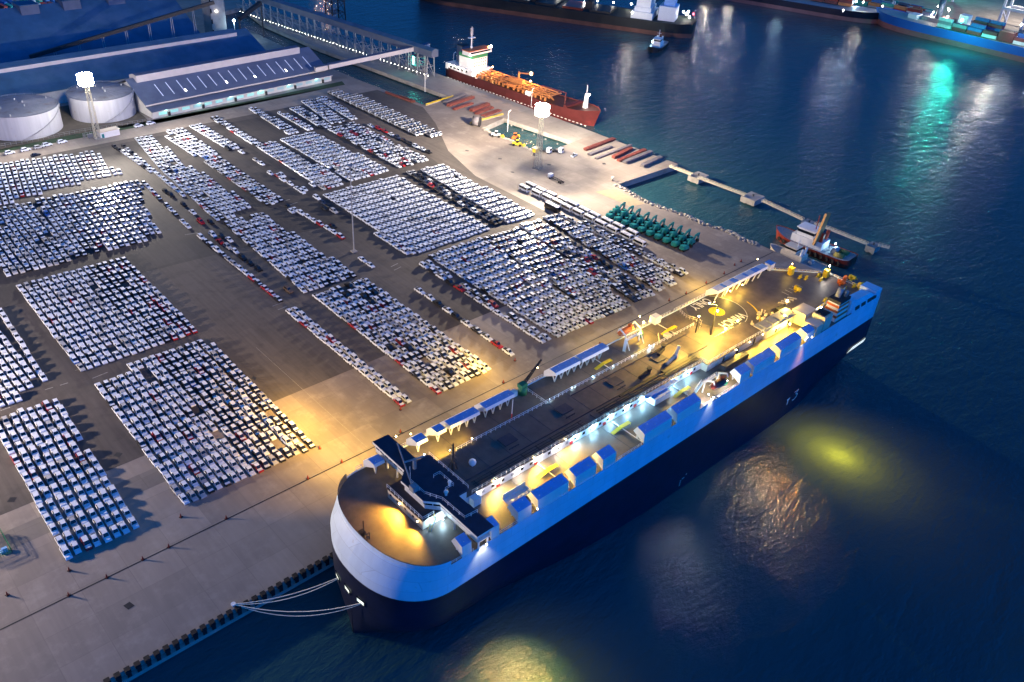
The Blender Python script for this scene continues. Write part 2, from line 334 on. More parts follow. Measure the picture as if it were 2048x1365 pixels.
sheet('storage_yard', [(20,452),(163,452),(166,500),(166,505),(20,505)], M['soil'], .03)
tag(MB().poly([(x,y,.05) for x,y in [(10,447.5)]+W2((130,273),(160,268),(310,246),(690,170),(684,163),(500,202),(306,241))+[(160,452.2),(126,451.8),(10,451.8)]]).build('grass', M['grass']), kind='stuff')
# the dark recessed crane rail, joints and painted lines
mb = MB(); mb.box(-400,316,160.55,160.95,.0,.022)
for p, q in (((512,695),(736,897)),): pass
tag(mb.build('crane_rail', M['dark']), kind='structure')
mb = MB()
def line(p, q, w=.28, z=.045):
    a = Vector(G3(*p, z)); b = Vector(G3(*q, z)); d = (b-a).normalized(); n = Vector((-d.y,d.x,0))*w/2
    mb.poly([a-n,b-n,b+n,a+n])
line((512,695),(736,897),.09); line((150,742),(255,700),.09)
for p in ((782,534,796,527),(788,541,802,534),(545,613,563,606),(556,620,574,613),(170,742,205,730),(185,757,215,745),(370,470,395,466),(560,405,580,399),(575,412,595,405),(0,822,20,815),(90,780,106,775),(120,771,136,766),(340,674,372,666)): line(p[:2], p[2:], .3)
tag(mb.build('lane_markings', M['worn']), kind='structure')
mb = MB()
for p in ((236,910),(24,1000),(508,757),(934,302),(1000,318),(1192,470),(1480,430),(1098,330),(1208,328),(1020,290),(1025,345),(258,1212)):
    g = G(*p); a = rnd.uniform(0,3); mb.poly([(g[0]+1.3*cos(a+k*pi/2)*(1 if k%2 else .7), g[1]+1.3*sin(a+k*pi/2), .047) for k in range(4)])
tag(mb.build('drain_covers', M['dark']), kind='structure')
# riprap banks
mb = MB()
def rocks(path, n, wd, side):
    for i in range(n):
        t = rnd.random()*(len(path)-1); k = int(t); f = t-k; a = path[k]; b = path[k+1]
        x = a[0]+(b[0]-a[0])*f+side[0]*rnd.uniform(-.6,1)*wd; y = a[1]+(b[1]-a[1])*f+side[1]*rnd.uniform(-.6,1)*wd
        u = ((x-a[0]-(b[0]-a[0])*f)*side[0]+(y-a[1]-(b[1]-a[1])*f)*side[1])
        r = rnd.uniform(.35,1.05); mb.ball((x,y,.15-max(0,u)*.75), r, 0, 5, 3, (rnd.uniform(.7,1.3),rnd.uniform(.7,1.3),rnd.uniform(.5,.8)))
rocks(shore, 520, 4.2, (1,0)); rocks(basin[1:9], 170, 1.6, (.8,.6))
tag(mb.build('riprap', M['rock']), kind='stuff')

# ---------------------------------------------------------------- vehicles
def car_tpl(kind):
    """side view set out along x (nose +x); returns {part: (verts, faces, tags)}"""
    spec = dict(sedan=(4.5,1.76,1.44,-1.75,.95,-1.0,.2,.92,.9), hatch=(4.0,1.72,1.5,-1.92,.85,-1.45,.15,.95,.92), suv=(4.6,1.86,1.72,-2.22,.95,-1.8,.25,1.08,1.02), pickup=(5.1,1.86,1.74,-.7,1.15,-.45,.5,1.05,1.02))[kind]
    Lc, Wc, H, xa, xb, xc, xd, zb, zh = spec
    b = MB(); h = Wc/2; l = Lc/2
    b.hexa([(-l*.97,-h*.9,.2),(l*.96,-h*.9,.2),(l*.96,h*.9,.2),(-l*.97,h*.9,.2)], [(-l,-h,.62),(l,-h*.9,.62),(l,h*.9,.62),(-l,h,.62)], ['side']*6)
    b.hexa([(-l,-h,.62),(l,-h*.9,.62),(l,h*.9,.62),(-l,h,.62)], [(-l+.08,-h*.9,zb),(l-.35,-h*.8,zh-.14),(l-.35,h*.8,zh-.14),(-l+.08,h*.9,zb)], ['side','top']+['side']*4)
    b.hexa([(xa,-h*.88,zb-.03),(xb,-h*.84,zh-.07),(xb,h*.84,zh-.07),(xa,h*.88,zb-.03)], [(xc,-h*.7,H),(xd,-h*.68,H),(xd,h*.68,H),(xc,h*.7,H)], ['side','top']+['side']*4)
    if kind == 'pickup': b.poly([(-l+.2,-h*.78,zb+.02),(xa-.1,-h*.78,zb+.02),(xa-.1,h*.78,zb+.02),(-l+.2,h*.78,zb+.02)], 'tyre')
    for x in (-l*.6, l*.62):
        for s in (-1,1): b.tube((x,s*h*.74,.31),(x,s*h*.98,.31),.31,8,'tyre')
    def pane(p00, p10, p11, p01, e=.02, ins=.1):     # a pane on the quad, set in from its edges and proud of it
        p = [Vector(q) for q in (p00,p10,p11,p01)]; n = (p[1]-p[0]).cross(p[3]-p[0]).normalized(); c = sum(p, Vector())/4
        g = MB(); g.poly([q.lerp(c, ins)+n*e for q in p], 'glass'); return g
    zA, zB = zb-.03, zh-.07
    out = dict(body=b)
    out['windscreen'] = pane((xb,-h*.84,zB),(xb,h*.84,zB),(xd,h*.68,H),(xd,-h*.68,H))
    out['rear_window'] = pane((xa,h*.88,zA),(xa,-h*.88,zA),(xc,-h*.7,H),(xc,h*.7,H), ins=.16)
    out['side_window'] = pane((xa,-h*.88,zA),(xb,-h*.84,zB),(xd,-h*.68,H),(xc,-h*.7,H), ins=.15)
    out['side_window2'] = pane((xb,h*.84,zB),(xa,h*.88,zA),(xc,h*.7,H),(xd,h*.68,H), ins=.15)
    return out
TPL = {k: car_tpl(k) for k in ('sedan','hatch','suv','pickup')}
SLOT = ['white','silver','black','red','blue','navy','bronze','film','glass','tyre']
def tagcol(t, sidec, topc): return {'side': sidec, 'top': topc}.get(t, t)

BL = []                                               # blocks: outline in the photograph (inland-left, quay-left, quay-right, inland-right ...), name, colour mix
def blk(pts, name, mix=None, kinds=None, fill=.985, px=2.35, py=4.78, mix2=None, split=.5): BL.append((pts, name, (mix, mix2, split), kinds or dict(sedan=5,hatch=3,suv=2), fill, px, py) if mix2 else (pts, name, mix or dict(white=80, silver=9, film_black=4, film_red=2, black=2, red=1), kinds or dict(sedan=5,hatch=3,suv=2), fill, px, py))
MW = dict(white=86, film_red=7, silver=7)
MM = dict(white=50, film_black=34, film_red=6, silver=9, blue=1)
MF = dict(white=28, film_black=56, film_red=9, silver=5, film_blue=2)
MB_ = dict(white=66, silver=20, black=8, film_black=6)
KP = dict(sedan=3,hatch=1,suv=2,pickup=4)
blk([(-26,845),(124,1130),(291,1056),(108,797),(60,815),(0,835)], 'corner block', MW, dict(hatch=6,sedan=2,suv=2))
blk([(180,775),(362,1021),(636,890),(432,685),(312,701),(258,727),(255,742)], 'block beside the bow', dict(white=78, film_red=5, silver=9, film_black=8), dict(sedan=4,hatch=5,suv=2), mix2=MF, split=.5)
blk([(-95,690),(-4,822),(78,774),(22,684),(-30,620)], 'left edge block', MW, fill=.99)
blk([(-10,618),(85,768),(98,764),(15,640),(-5,612)], 'left edge block', MW, px=9)
blk([(28,576),(157,749),(397,661),(245,514),(95,553),(50,572)], 'middle block', dict(white=75,silver=14,film_blue=3,film_black=6,film_red=2), dict(sedan=4,hatch=5,suv=1), mix2=MF, split=.55)
blk([(-30,500),(10,558),(150,520),(60,400),(0,415)], 'f', dict(white=60,silver=26,film_black=11,film_blue=3))
blk([(62,400),(150,520),(322,472),(303,437),(287,405),(282,366),(255,362)], 'f', MM)
blk([(-30,340),(-10,414),(100,382),(248,345),(225,338),(192,308),(150,312),(65,326),(40,322)], 'f', MW)
blk([(270,361),(370,462),(385,453),(286,361)], 'f', MM); blk([(380,471),(553,610),(572,600),(398,463)], 'f', MM)
blk([(567,626),(801,820),(829,805),(586,614)], 'two-lane file', dict(white=88,film_red=8,silver=4))
blk([(263,278),(312,338),(366,326),(302,273)], 'f'); blk([(314,341),(428,446),(508,416),(400,346),(366,330)], 'f', MM)
blk([(335,269),(402,318),(433,309),(366,259)], 'f', dict(white=70,film_black=16,film_red=8,red=3,silver=3)); blk([(325,275),(386,316),(396,312),(335,273)],'f',dict(white=50,red=20,blue=10,black=20))
blk([(370,252),(455,304),(474,296),(398,246)], 'f'); blk([(417,239),(510,298),(526,290),(436,238)], 'f', MM)
blk([(400,326),(526,414),(571,404),(432,308)], 'f', MM); blk([(470,305),(585,372),(597,366),(484,301)], 'f', MB_, fill=.55)
blk([(497,221),(576,272),(598,266),(512,217)], 'f', MM); blk([(547,226),(612,264),(625,257),(557,223)], 'f')
blk([(580,221),(642,260),(662,253),(600,216)], 'f', MB_); blk([(603,208),(660,251),(694,245),(627,201)], 'f', dict(white=62,silver=22,film_black=16)); blk([(628,199),(700,243),(712,236),(652,194)], 'f', MB_)
blk([(507,294),(646,383),(692,365),(545,286)], 'f', dict(white=86,film_red=4,silver=10)); blk([(560,284),(700,366),(777,341),(672,290),(622,266)], 'f', dict(white=90,film_red=3,silver=7))
blk([(652,261),(798,339),(855,320),(690,249)], 'f', dict(white=60,film_black=20,red=8,black=6,silver=6)); blk([(692,251),(838,326),(853,319),(705,247)], 'f', MM)
blk([(637,392),(823,514),(983,457),(790,349)], 'f', dict(white=94,film_red=1,silver=5)); blk([(740,467),(810,514),(826,508),(757,458)], 'f', dict(white=80,silver=10,film_red=10))
blk([(805,346),(988,455),(1004,449),(824,340)], 'f', dict(black=34,red=16,navy=20,white=18,silver=12), dict(suv=4,sedan=3)); blk([(830,338),(1010,448),(1074,433),(880,329)], 'f', dict(white=95,silver=5))
blk([(857,519),(1112,680),(1200,640),(960,478)], 'f', dict(white=82,film_red=5,film_black=8,film_blue=3,silver=2), KP); blk([(962,478),(1200,640),(1262,610),(1030,455)], 'f', MM, KP)
blk([(1032,455),(1264,609),(1310,588),(1078,440)], 'f', dict(white=36,navy=14,black=20,red=6,film_black=18,silver=6), KP); blk([(1080,438),(1312,587),(1358,560),(1106,432)], 'f', MM, KP)
blk([(1112,433),(1364,559),(1382,549),(1128,430)], 'f', dict(white=40,film_black=40,silver=20), KP, px=2.7, py=5.6)
blk([(826,526),(1085,692),(1106,681),(848,519)], 'f', dict(white=56,film_black=24,black=10,red=6,silver=4), KP, px=2.7, py=5.6); blk([(808,571),(1019,718),(1036,712),(820,567)], 'pickup file', dict(white=60,film_black=24,red=4,black=12), dict(pickup=6,suv=2), px=3, py=5.7)
blk([(628,600),(872,792),(988,741),(722,556)], 'block by the ship', dict(white=60,film_black=25,film_red=5,black=4,silver=6), dict(suv=4,pickup=3,sedan=3))
blk([(437,444),(605,590),(714,552),(510,422)], 'f', dict(white=58,film_black=24,silver=12,film_red=6))
blk([(222,294),(300,348),(308,346),(228,291)], 'f', dict(white=60,black=40), py=5.4); blk([(240,293),(366,397),(374,394),(248,291)], 'f', dict(white=70,black=20,silver=10), py=5.4)
def inside(x, y, P):
    c = False; j = len(P)-1
    for i in range(len(P)):
        if (P[i][1] > y) != (P[j][1] > y) and x < (P[j][0]-P[i][0])*(y-P[i][1])/(P[j][1]-P[i][1])+P[i][0]: c = not c
        j = i
    return c
def pick(d):
    t = rnd.uniform(0, sum(d.values()))
    for k, v in d.items():
        t -= v
        if t <= 0: return k
    return k
def proj(x, y, z=0):
    d = Vector((x, y, z-HC)); w = d.dot(FW); return (1024+FP*d.dot(RT)/w, 682.5-FP*d.dot(UP)/w)
CARS = []; ORDN = {}
for pts, name, mix, kinds, fill, px, py in BL:
    P = [G(*p) for p in pts]
    ux = Vector(P[0])-Vector(P[1]); a = math.atan2(-ux.x, ux.y)      # lean of the files against +y
    if abs(a) > .2: a = 0
    ca, sa = cos(a), sin(a); o = P[1]
    loc = [((x-o[0])*ca+(y-o[1])*sa, -(x-o[0])*sa+(y-o[1])*ca) for x, y in P]
    x0 = min(p[0] for p in loc); x1 = max(p[0] for p in loc); y0 = min(p[1] for p in loc); y1 = max(p[1] for p in loc)
    nx = max(1, int((x1-x0)/px)); ny = max(1, int((y1-y0)/py))
    ox = x0+((x1-x0)-nx*px)/2+px/2
    full = mix
    for i in range(nx):
        mix = (full[0] if i < full[2]*nx else full[1]) if isinstance(full, tuple) else full
        cmix = mix if rnd.random() > .25 else {k: v*(3 if k == 'white' else 1) for k, v in mix.items()}
        for j in range(ny):
            X = ox+i*px; Y = y0+py*.55+j*py
            if not inside(X, Y, loc) or rnd.random() > fill: continue
            X += rnd.gauss(0,.1); Y += rnd.gauss(0,.17)
            wx, wy = o[0]+X*ca-Y*sa, o[1]+X*sa+Y*ca
            q = proj(wx, wy)
            if q[0] < -40 or q[0] > 2090 or q[1] > 1400: continue
            CARS.append([wx, wy, a-pi/2+rnd.gauss(0,.02), pick(kinds), pick(cmix), name, i, j])
# columns and rows of each named block, counted as they stand
def colpair(c): return ('film', c[5:]) if c.startswith('film_') else (c, c)
CARS.sort(key=lambda c: c[0]**2+c[1]**2)
cols = {}
for c in CARS[:300]: cols.setdefault(c[5], []).append(round(c[0]/2.35))
near, far = CARS[:300], CARS[300:]
PROTO = {}
def place_car(kind, colr, loc, rz, label, group):
    key = (kind, colr)
    if key in PROTO: return dup(PROTO[key], loc, rz, label, group)
    top, side = colpair(colr)
    r = thing('parked_car' if kind != 'pickup' else 'pickup_truck', label, 'car' if kind != 'pickup' else 'pickup truck', loc, rz, group)
    for nm, b in TPL[kind].items():
        use = sorted(set(tagcol(t, side, top) for t in b.m)); q = MB(); q.v, q.f, q.s = b.v, b.f, b.s; q.m = [use.index(tagcol(t, side, top)) for t in b.m]
        part(q, nm.rstrip('2'), [CAR[u] for u in use], r)
    PROTO[key] = r; return r
NAMEK = dict(sedan='sedan', hatch='hatchback', suv='tall wagon', pickup='pickup')
def cname(c): 
    return dict(white='white', silver='silver', black='black', red='red', blue='blue', navy='dark blue', bronze='bronze', film_black='black white-topped', film_red='red white-topped', film_blue='blue white-topped')[c]
byb = {}
for c in near: byb.setdefault(c[5], []).append(c)
for name, cs in byb.items():
    xs = sorted(set(round(c[0]-c[1]*0, 1) for c in cs))
    files = []                                         # group into files across x
    for c in sorted(cs, key=lambda c: c[0]):
        for f in files:
            if abs(f[0]-c[0]) < 1.15: f[1].append(c); break
        else: files.append([c[0], [c]])
    files.sort(key=lambda f: f[0])
    for i, (fx, fc) in enumerate(files):
        fc.sort(key=lambda c: c[1])
        for j, c in enumerate(fc):
            lab = f'{cname(c[4])} {NAMEK[c[3]]}, {nth(j)} from quay, {nth(i)} file from left, {name}'
            place_car(c[3], c[4], (c[0], c[1], .04), c[2], lab, 'new cars parked in the '+name)
def join_cars(cs, name):
    V = []; F = []; Mi = []; off = 0
    arr = {}
    for k, d in TPL.items():
        b = MB()
        for nm, q in d.items():
            o = len(b.v); b.v += q.v; b.f += [tuple(i+o for i in f) for f in q.f]; b.m += q.m
        keep = [i for i, t in enumerate(b.m)]
        arr[k] = (np.array(b.v), b.f, b.m)
    for x, y, rz, k, colr, *_ in cs:
        v, f, t = arr[k]; top, side = colpair(colr); c, s = cos(rz), sin(rz)
        V.append(np.stack([x+v[:,0]*c-v[:,1]*s, y+v[:,0]*s+v[:,1]*c, v[:,2]+.04], 1))
        F += [tuple(i+off for i in q) for q in f]; Mi += [SLOT.index(tagcol(q, side, top)) for q in t]; off += len(v)
    me = bpy.data.meshes.new(name); me.from_pydata(np.concatenate(V).tolist(), [], F)
    for q in SLOT: me.materials.append(CAR[q])
    me.polygons.foreach_set('material_index', Mi); me.update()
    o = bpy.data.objects.new(name, me); COL.objects.link(o); return o
tag(join_cars(far, 'parked_cars'), 'further blocks of new white, dark and red cars parked in tight files', 'cars', kind='stuff')
print('cars', len(CARS))
# cars standing alone in the lanes
lane = [(725,522,'sedan','white','front one of two white saloons driving down the empty lane'),(741,533,'sedan','white','rear one of two white saloons in the empty lane'),(577,583,'suv','bronze','beige wagon alone beside the end of a two-lane file'),
 (666,455,'sedan','black','black saloon standing alone beside the broken file of cars'),(625,372,'sedan','white','white saloon alone at the head of a lane crossing'),
 (583,425,'hatch','white','white hatchback beside the dark head of a broken file')]
D = -pi/2
for px, py, k, c, lab in lane: place_car(k, c, G3(px,py,.04), D+rnd.gauss(0,.03), lab, 'cars alone in the lanes')
files = [('broken file', [(577,416,'black'),(590,422,'white'),(603,429,'white'),(616,436,'white'),(628,444,'white'),(641,451,'film_red'),(655,459,'white'),(668,467,'white'),(682,476,'film_red')], 'broken file near the thin mast'),
 ('edge file', [(742,254,'white'),(757,259,'red'),(770,265,'red'),(783,271,'white'),(795,277,'navy'),(808,283,'black'),(820,289,'black'),(832,295,'white'),(846,301,'white'),(857,306,'black')], 'single file beside the lorries'),
 ('dark file', [(332,385,'black'),(343,393,'black'),(368,412,'black'),(386,427,'white'),(402,446,'red'),(422,447,'black')], 'loose line of dark cars'),
 ('loose file', [(426,472,'white'),(444,475,'black'),(459,482,'white'),(456,496,'silver'),(471,505,'white'),(441,486,'red'),(486,518,'black'),(501,529,'black'),(517,540,'black')], 'loose line beside the blue-lit block'),
 ('short file', [(634,398,'white'),(646,408,'navy'),(657,415,'black'),(668,425,'silver'),(650,420,'black')], 'short file left of the white block'),
 ('branch file', [(541,349,'white'),(556,354,'film_red'),(566,362,'white'),(581,370,'white'),(595,380,'white'),(604,386,'white'),(609,381,'white')], 'thin file along the crossing lane')]
for nm, cs, desc in files:
    for i, (px, py, c) in enumerate(cs):
        place_car(('sedan','suv','hatch')[(i*7+len(nm))%3], c, G3(px,py,.04), D+rnd.gauss(0,.02), f'{cname(c)} car, {nth(i)} from inland in the {desc}', 'cars in the '+desc)
# parked by the fence, far left
for i, (px, py, c, k, d) in enumerate([(20,308,'white','suv','beside the tank yard fence, leftmost'),(52,302,'white','suv','lit orange by its own lamps'),(78,297,'silver','suv','before the first tank'),(95,292,'white','suv','second before the first tank'),(125,286,'white','suv','between the tanks and the mast'),(278,254,'white','suv','first beyond the white hut'),(302,249,'white','suv','second beyond the white hut'),(72,312,'black','sedan','in front of the fence row')]):
    place_car(k, c, G3(px,py,.02), .1, f'{cname(c)} wagon parked by the yard fence, {d}', 'cars along the yard fence')

# buses in two rows
def bus_parts(r, L, Wd, H, mlow, mtop):
    b = MB(); h = Wd/2; l = L/2
    b.hexa([(-l,-h,.35),(l,-h,.35),(l,h,.35),(-l,h,.35)], [(-l,-h,H-.22),(l-.12,-h,H-.22),(l-.12,h,H-.22),(-l,h,H-.22)], 0)
    part(b, 'body', [mlow], r)
    b = MB(); b.hexa([(-l,-h,H-.219),(l-.12,-h,H-.219),(l-.12,h,H-.219),(-l,h,H-.219)], [(-l+.2,-h*.82,H),(l-.35,-h*.82,H),(l-.35,h*.82,H),(-l+.2,h*.82,H)]); b.box(-.9,.5,-.5,.5,H,H+.16)
    part(b, 'roof', [mtop], r)
    for s in (-1, 1):
        b = MB(); b.box(-l+.25,l-.5,s*h-.03,s*h+.03,H*.5,H-.34); part(b, 'side_window', [M['glass']], r)
    b = MB(); b.box(l-.06,l+.03,-h*.88,h*.88,H*.48,H-.35); part(b, 'windscreen', [M['glass']], r)
    b = MB(); b.box(-l-.03,-l+.05,-h*.7,h*.7,H*.55,H-.4); part(b, 'rear_window', [M['glass']], r)
    for x in (-l*.55, l*.6):
        for s in (-1,1):
            b = MB(); b.tube((x,s*h*.78,.42),(x,s*h*1.0,.42),.42,9); part(b, 'wheel', [M['rubber']], r)
buses = []
FR = [(1030,-1)]
front = [(100,145),(200,185),(285,222),(365,260),(440,300),(530,340),(620,385),(710,430),(805,475),(915,525),(1020,578)]
back = [(152,125),(232,165),(315,200),(412,245),(492,280),(580,325),(662,365),(762,410),(852,452),(962,502)]
bp = None
for row, lst, nm in (('front', front, 'near the cars'), ('rear', back, 'near the open quay')):
    for i, (x, y) in enumerate(lst):
        px, py = 1024+x/4, 340+y/4; g = G(px, py, 1.5); lab = f'white minibus, {nth(i)} from inland in the row {nm}'
        if bp is None:
            bp = thing('minibus', lab, 'bus', (g[0],g[1],.0), D, 'white minibuses in two rows'); bus_parts(bp, 6.0, 2.1, 2.7, CAR['white'], M['roof_white'])
        else: dup(bp, (g[0],g[1],0), D+rnd.gauss(0,.01), lab)
g = G(1105,415,1.6); r = thing('coach', 'tall black coach with white roof standing apart in front of the minibuses', 'bus', (g[0],g[1],0), D); bus_parts(r, 8.4, 2.4, 3.2, CAR['black'], M['roof_white'])

# flat lorries with drop sides
lp = None; n = 0
def lorry_parts(r):
    b = MB(); b.hexa([(2.0,-1,.5),(3.05,-1,.5),(3.05,1,.5),(2.0,1,.5)], [(2.0,-1,2.2),(2.8,-.95,2.2),(2.8,.95,2.2),(2.0,1,2.2)]); part(b, 'cab', [CAR['white']], r)
    b = MB(); b.hexa([(3.0,-.9,1.35),(3.06,-.9,1.35),(3.06,.9,1.35),(3.0,.9,1.35)], [(2.83,-.85,2.1),(2.87,-.85,2.1),(2.87,.85,2.1),(2.83,.85,2.1)]); part(b, 'windscreen', [M['glass']], r)
    b = MB(); b.box(-3.0,1.85,-.45,.45,.55,.8); b.box(-3.0,1.85,-1.02,1.02,.85,.98); part(b, 'chassis', [M['dark']], r)
    b = MB(); b.box(-3.0,1.85,-1.08,-1.02,.9,1.5); b.box(-3.0,1.85,1.02,1.08,.9,1.5); b.box(-3.06,-3.0,-1.05,1.05,.9,1.5); b.box(1.85,1.93,-1.05,1.05,.9,1.9); part(b, 'drop_side', [M['grey']], r)
    for x in (-1.9, 2.4):
        for s in (-1,1): b = MB(); b.tube((x,s*.75,.45),(x,s*1.02,.45),.45,8); part(b, 'wheel', [M['rubber']], r)
for j in range(15):
    for i in range(5):
        x, y = 270.6+i*2.75+j*.06, 446-j*6.35
        if (j < 2 and i > 2) or (j == 14 and i in (0, 1)): continue
        lab = f'white flat lorry with empty drop-side bed, {nth(i)} in {nth(j)} row from the warehouse'
        if lp is None: lp = thing('flatbed_lorry', lab, 'lorry', (x,y,0), D, 'lorries parked in a long block'); lorry_parts(lp)
        else: dup(lp, (x,y,0), D+rnd.gauss(0,.01), lab)
# lone platform lorry on the pale quay
g = G(1112,362); r = thing('platform_lorry', 'white lorry with a long bare chassis alone on the pale quay', 'lorry', (g[0],g[1],0), R(90)); 
b = MB(); b.box(3.2,5.0,-1.1,1.1,.5,2.5); part(b,'cab',[CAR['white']],r); b = MB(); b.box(5.0,5.04,-1,1,1.5,2.4); part(b,'windscreen',[M['glass']],r)
b = MB(); b.box(-5,3.1,-.95,-.7,.9,1.15); b.box(-5,3.1,.7,.95,.9,1.15)
for k in range(7): b.box(-5+k*1.3,-4.75+k*1.3,-1,1,.95,1.1)
part(b,'chassis',[M['dark']],r)
for x in (-4,-2.8,3.6):
    for s in (-1,1): b = MB(); b.tube((x,s*.7,.5),(x,s*1.1,.5),.5,8); part(b,'wheel',[M['rubber']],r)
r['label'] = 'white lorry with a long bare chassis alone on the pale quay'

# excavators
ep = None
def excav(r):
    for s in (-1,1):
        b = MB(); b.prof([(s*1.0-.28,.1),(s*1.0+.28,.1),(s*1.0+.28,.85),(s*1.0-.28,.85)], -1.9, 1.9, 0); part(b, 'track', [M['rubber']], r)
    b = MB(); b.tube((0,0,.6),(0,0,1.05),.8,10)
    pts = [(-1.0,-1.5),(1.3,-1.5),(1.5,1.5),(-1.0,1.5),(-2.0,1.2),(-2.6,.5),(-2.6,-.5),(-2.0,-1.2)]
    b.prism(pts, 1.05, 2.3, 0); b.prism([(-2.3,-.9),(-1.7,-1.3),(.2,-1.4),(.2,.3),(-1.7,1.2),(-2.3,.8)], 2.29, 2.75, 0); part(b, 'house', [M['teal']], r)
    b = MB(); b.hexa([(.1,.35,1.2),(1.9,.35,1.2),(1.9,1.45,1.2),(.1,1.45,1.2)], [(.2,.4,3.05),(1.5,.4,3.05),(1.5,1.42,3.05),(.2,1.42,3.05)]); part(b, 'cab', [M['glass']], r)
    b = MB(); b.box(.12,1.6,.35,1.47,3.04,3.2); part(b, 'cab_roof', [M['teal']], r)
    b = MB(); b.bar((.9,-.3,1.9),(2.7,-.3,3.9),.6,.9); b.bar((2.5,-.3,3.8),(4.9,-.3,3.7),.55,.8); part(b, 'boom', [M['teal']], r)
    b = MB(); b.bar((4.9,-.3,4.5),(4.5,-.3,1.5),.5,.65); b.bar((3.2,-.3,4.4),(4.8,-.3,4.5),.3); part(b, 'stick', [M['teal']], r)
    b = MB(); b.hexa([(3.6,-.9,.4),(4.7,-.9,.2),(4.7,.3,.2),(3.6,.3,.4)], [(3.9,-.9,1.4),(4.9,-.9,1.6),(4.9,.3,1.6),(3.9,.3,1.4)]); part(b, 'bucket', [M['dark']], r)
for row in range(2):
    for i in range(10):
        x, y = 281.6+row*6.6+(i*.35 if row else i*.3), 226.5-i*4.55+row*2.0
        lab = f'teal excavator, {nth(i)} from inland in the row {"by the rocky bank" if row else "beside the minibuses"}'
        if ep is None: ep = thing('excavator', lab, 'excavator', (x,y,0), 0, 'teal excavators in two rows'); excav(ep)
        else: dup(ep, (x,y,0), rnd.gauss(0,.03), lab)
# ---------------------------------------------------------------- the car carrier
YC, HB, XB, XS, ZD = 112.2, 18.5, 65.6, 268.0, 26.0
ship = thing('car_carrier', 'huge blue and white car carrier moored along the quay', 'ship', (167, YC, -3))
def wl_half(x):                                        # half breadth at the water
    T = [(65.6,.15),(69,1.9),(75.7,4.8),(81,7.4),(88,9.2),(98.7,11.4),(112,14.3),(125,16.3),(140,17.5),(155,18.3),(215,18.5),(235,17.4),(249,14.9),(268,11.5)]
    for (a,b),(c,d) in zip(T[:-1], T[1:]):
        if x <= c: return b+(d-b)*(x-a)/(c-a)
    return T[-1][1]
def up_half(x, z=18):                                  # above the knuckle the bow leans back towards the deck
    s = min(1, max(0, (z-21.5)/5))*3.0; a = (x-XB-s)*15/(15-s)
    if a <= 0: return 0.0
    return HB*(1-((15-a)/15)**2.2)**(1/2.2) if a < 15 else HB
def half(x, z):
    t = min(1, max(0, (z+3)/11))**.75
    return wl_half(x)*(1-t)+up_half(x, z)*t
def port_cut(x): return HB if x < 250 else HB-(x-250)/18*17
XSt = [XB+15*(1-cos(pi/2*i/15)) for i in range(16)]+[84,88,93,99,106,115,125,136,150,170,190,215,228,238,250,254,258,262,265,268]
ZL = [-6,-3,-1,1.5,4,7,10,12,14,16,17.9,21.5,26.45]
def nose_x(x, z):
    s = min(1, max(0, (z-21.5)/5))*3.0; return XB+s+(x-XB)*(15-s)/15 if x < XB+15 else x
mb = MB(); n = len(XSt)
vs = []
for z in ZL:
    for x in XSt: x = nose_x(x, z); vs.append((x, YC-half(x, max(z,-3)), z))
    for x in XSt: x = nose_x(x, z); vs.append((x, YC+min(half(x, max(z,-3)), port_cut(x)), z))
fs = []; ms = []
for k in range(len(ZL)-1):
    o = k*2*n; p = (k+1)*2*n; mm = 1 if ZL[k] >= 17.5 else 0
    for i in range(n-1):
        fs.append((o+i, o+i+1, p+i+1, p+i)); ms.append(mm)
        fs.append((o+n+i+1, o+n+i, p+n+i, p+n+i+1)); ms.append(mm)
    fs.append((o+n-1, o+2*n-1, p+2*n-1, p+n-1)); ms.append(mm)
mb.add(vs, fs, ms, True)
for i in range(len(mb.s)):
    if len(set(mb.v[j][0] for j in mb.f[i])) == 1: mb.s[i] = False
part(mb, 'hull', [M['navy'], M['hullwhite']], ship, True)
XT = [nose_x(x, 26.45) for x in XSt]
outl = [(x, YC-up_half(x,26.45)+.12) for x in XT]+[(x, YC+min(up_half(x,26.45), port_cut(x))-.12) for x in reversed(XT)]
mb = MB(); mb.prism(outl[1:-1], 25.8, ZD, 0); part(mb, 'deck', [M['deck']], ship, True)
# raised bulwark round the bow
mb = MB(); bo = [(x, YC-up_half(x,26.45)) for x in XT if x < 79.5]
ring = [(x, YC+up_half(x,26.45)) for x in reversed(XT) if x < 78 and x > XT[0]+.01]+bo
for a, b in zip(ring[:-1], ring[1:]):
    c = Vector((a[0]-84, a[1]-YC, 0)).normalized()*.22; d = Vector((b[0]-84, b[1]-YC, 0)).normalized()*.22
    mb.hexa([(a[0],a[1],26.4),(b[0],b[1],26.4),(b[0]-d.x,b[1]-d.y,26.0),(a[0]-c.x,a[1]-c.y,26.0)][::-1], [(a[0],a[1],27.7),(b[0],b[1],27.7),(b[0]-d.x,b[1]-d.y,27.7),(a[0]-c.x,a[1]-c.y,27.7)][::-1], [0,1,1,1,0,1])
part(mb, 'bulwark', [M['hullwhite'], M['deck']], ship, True)
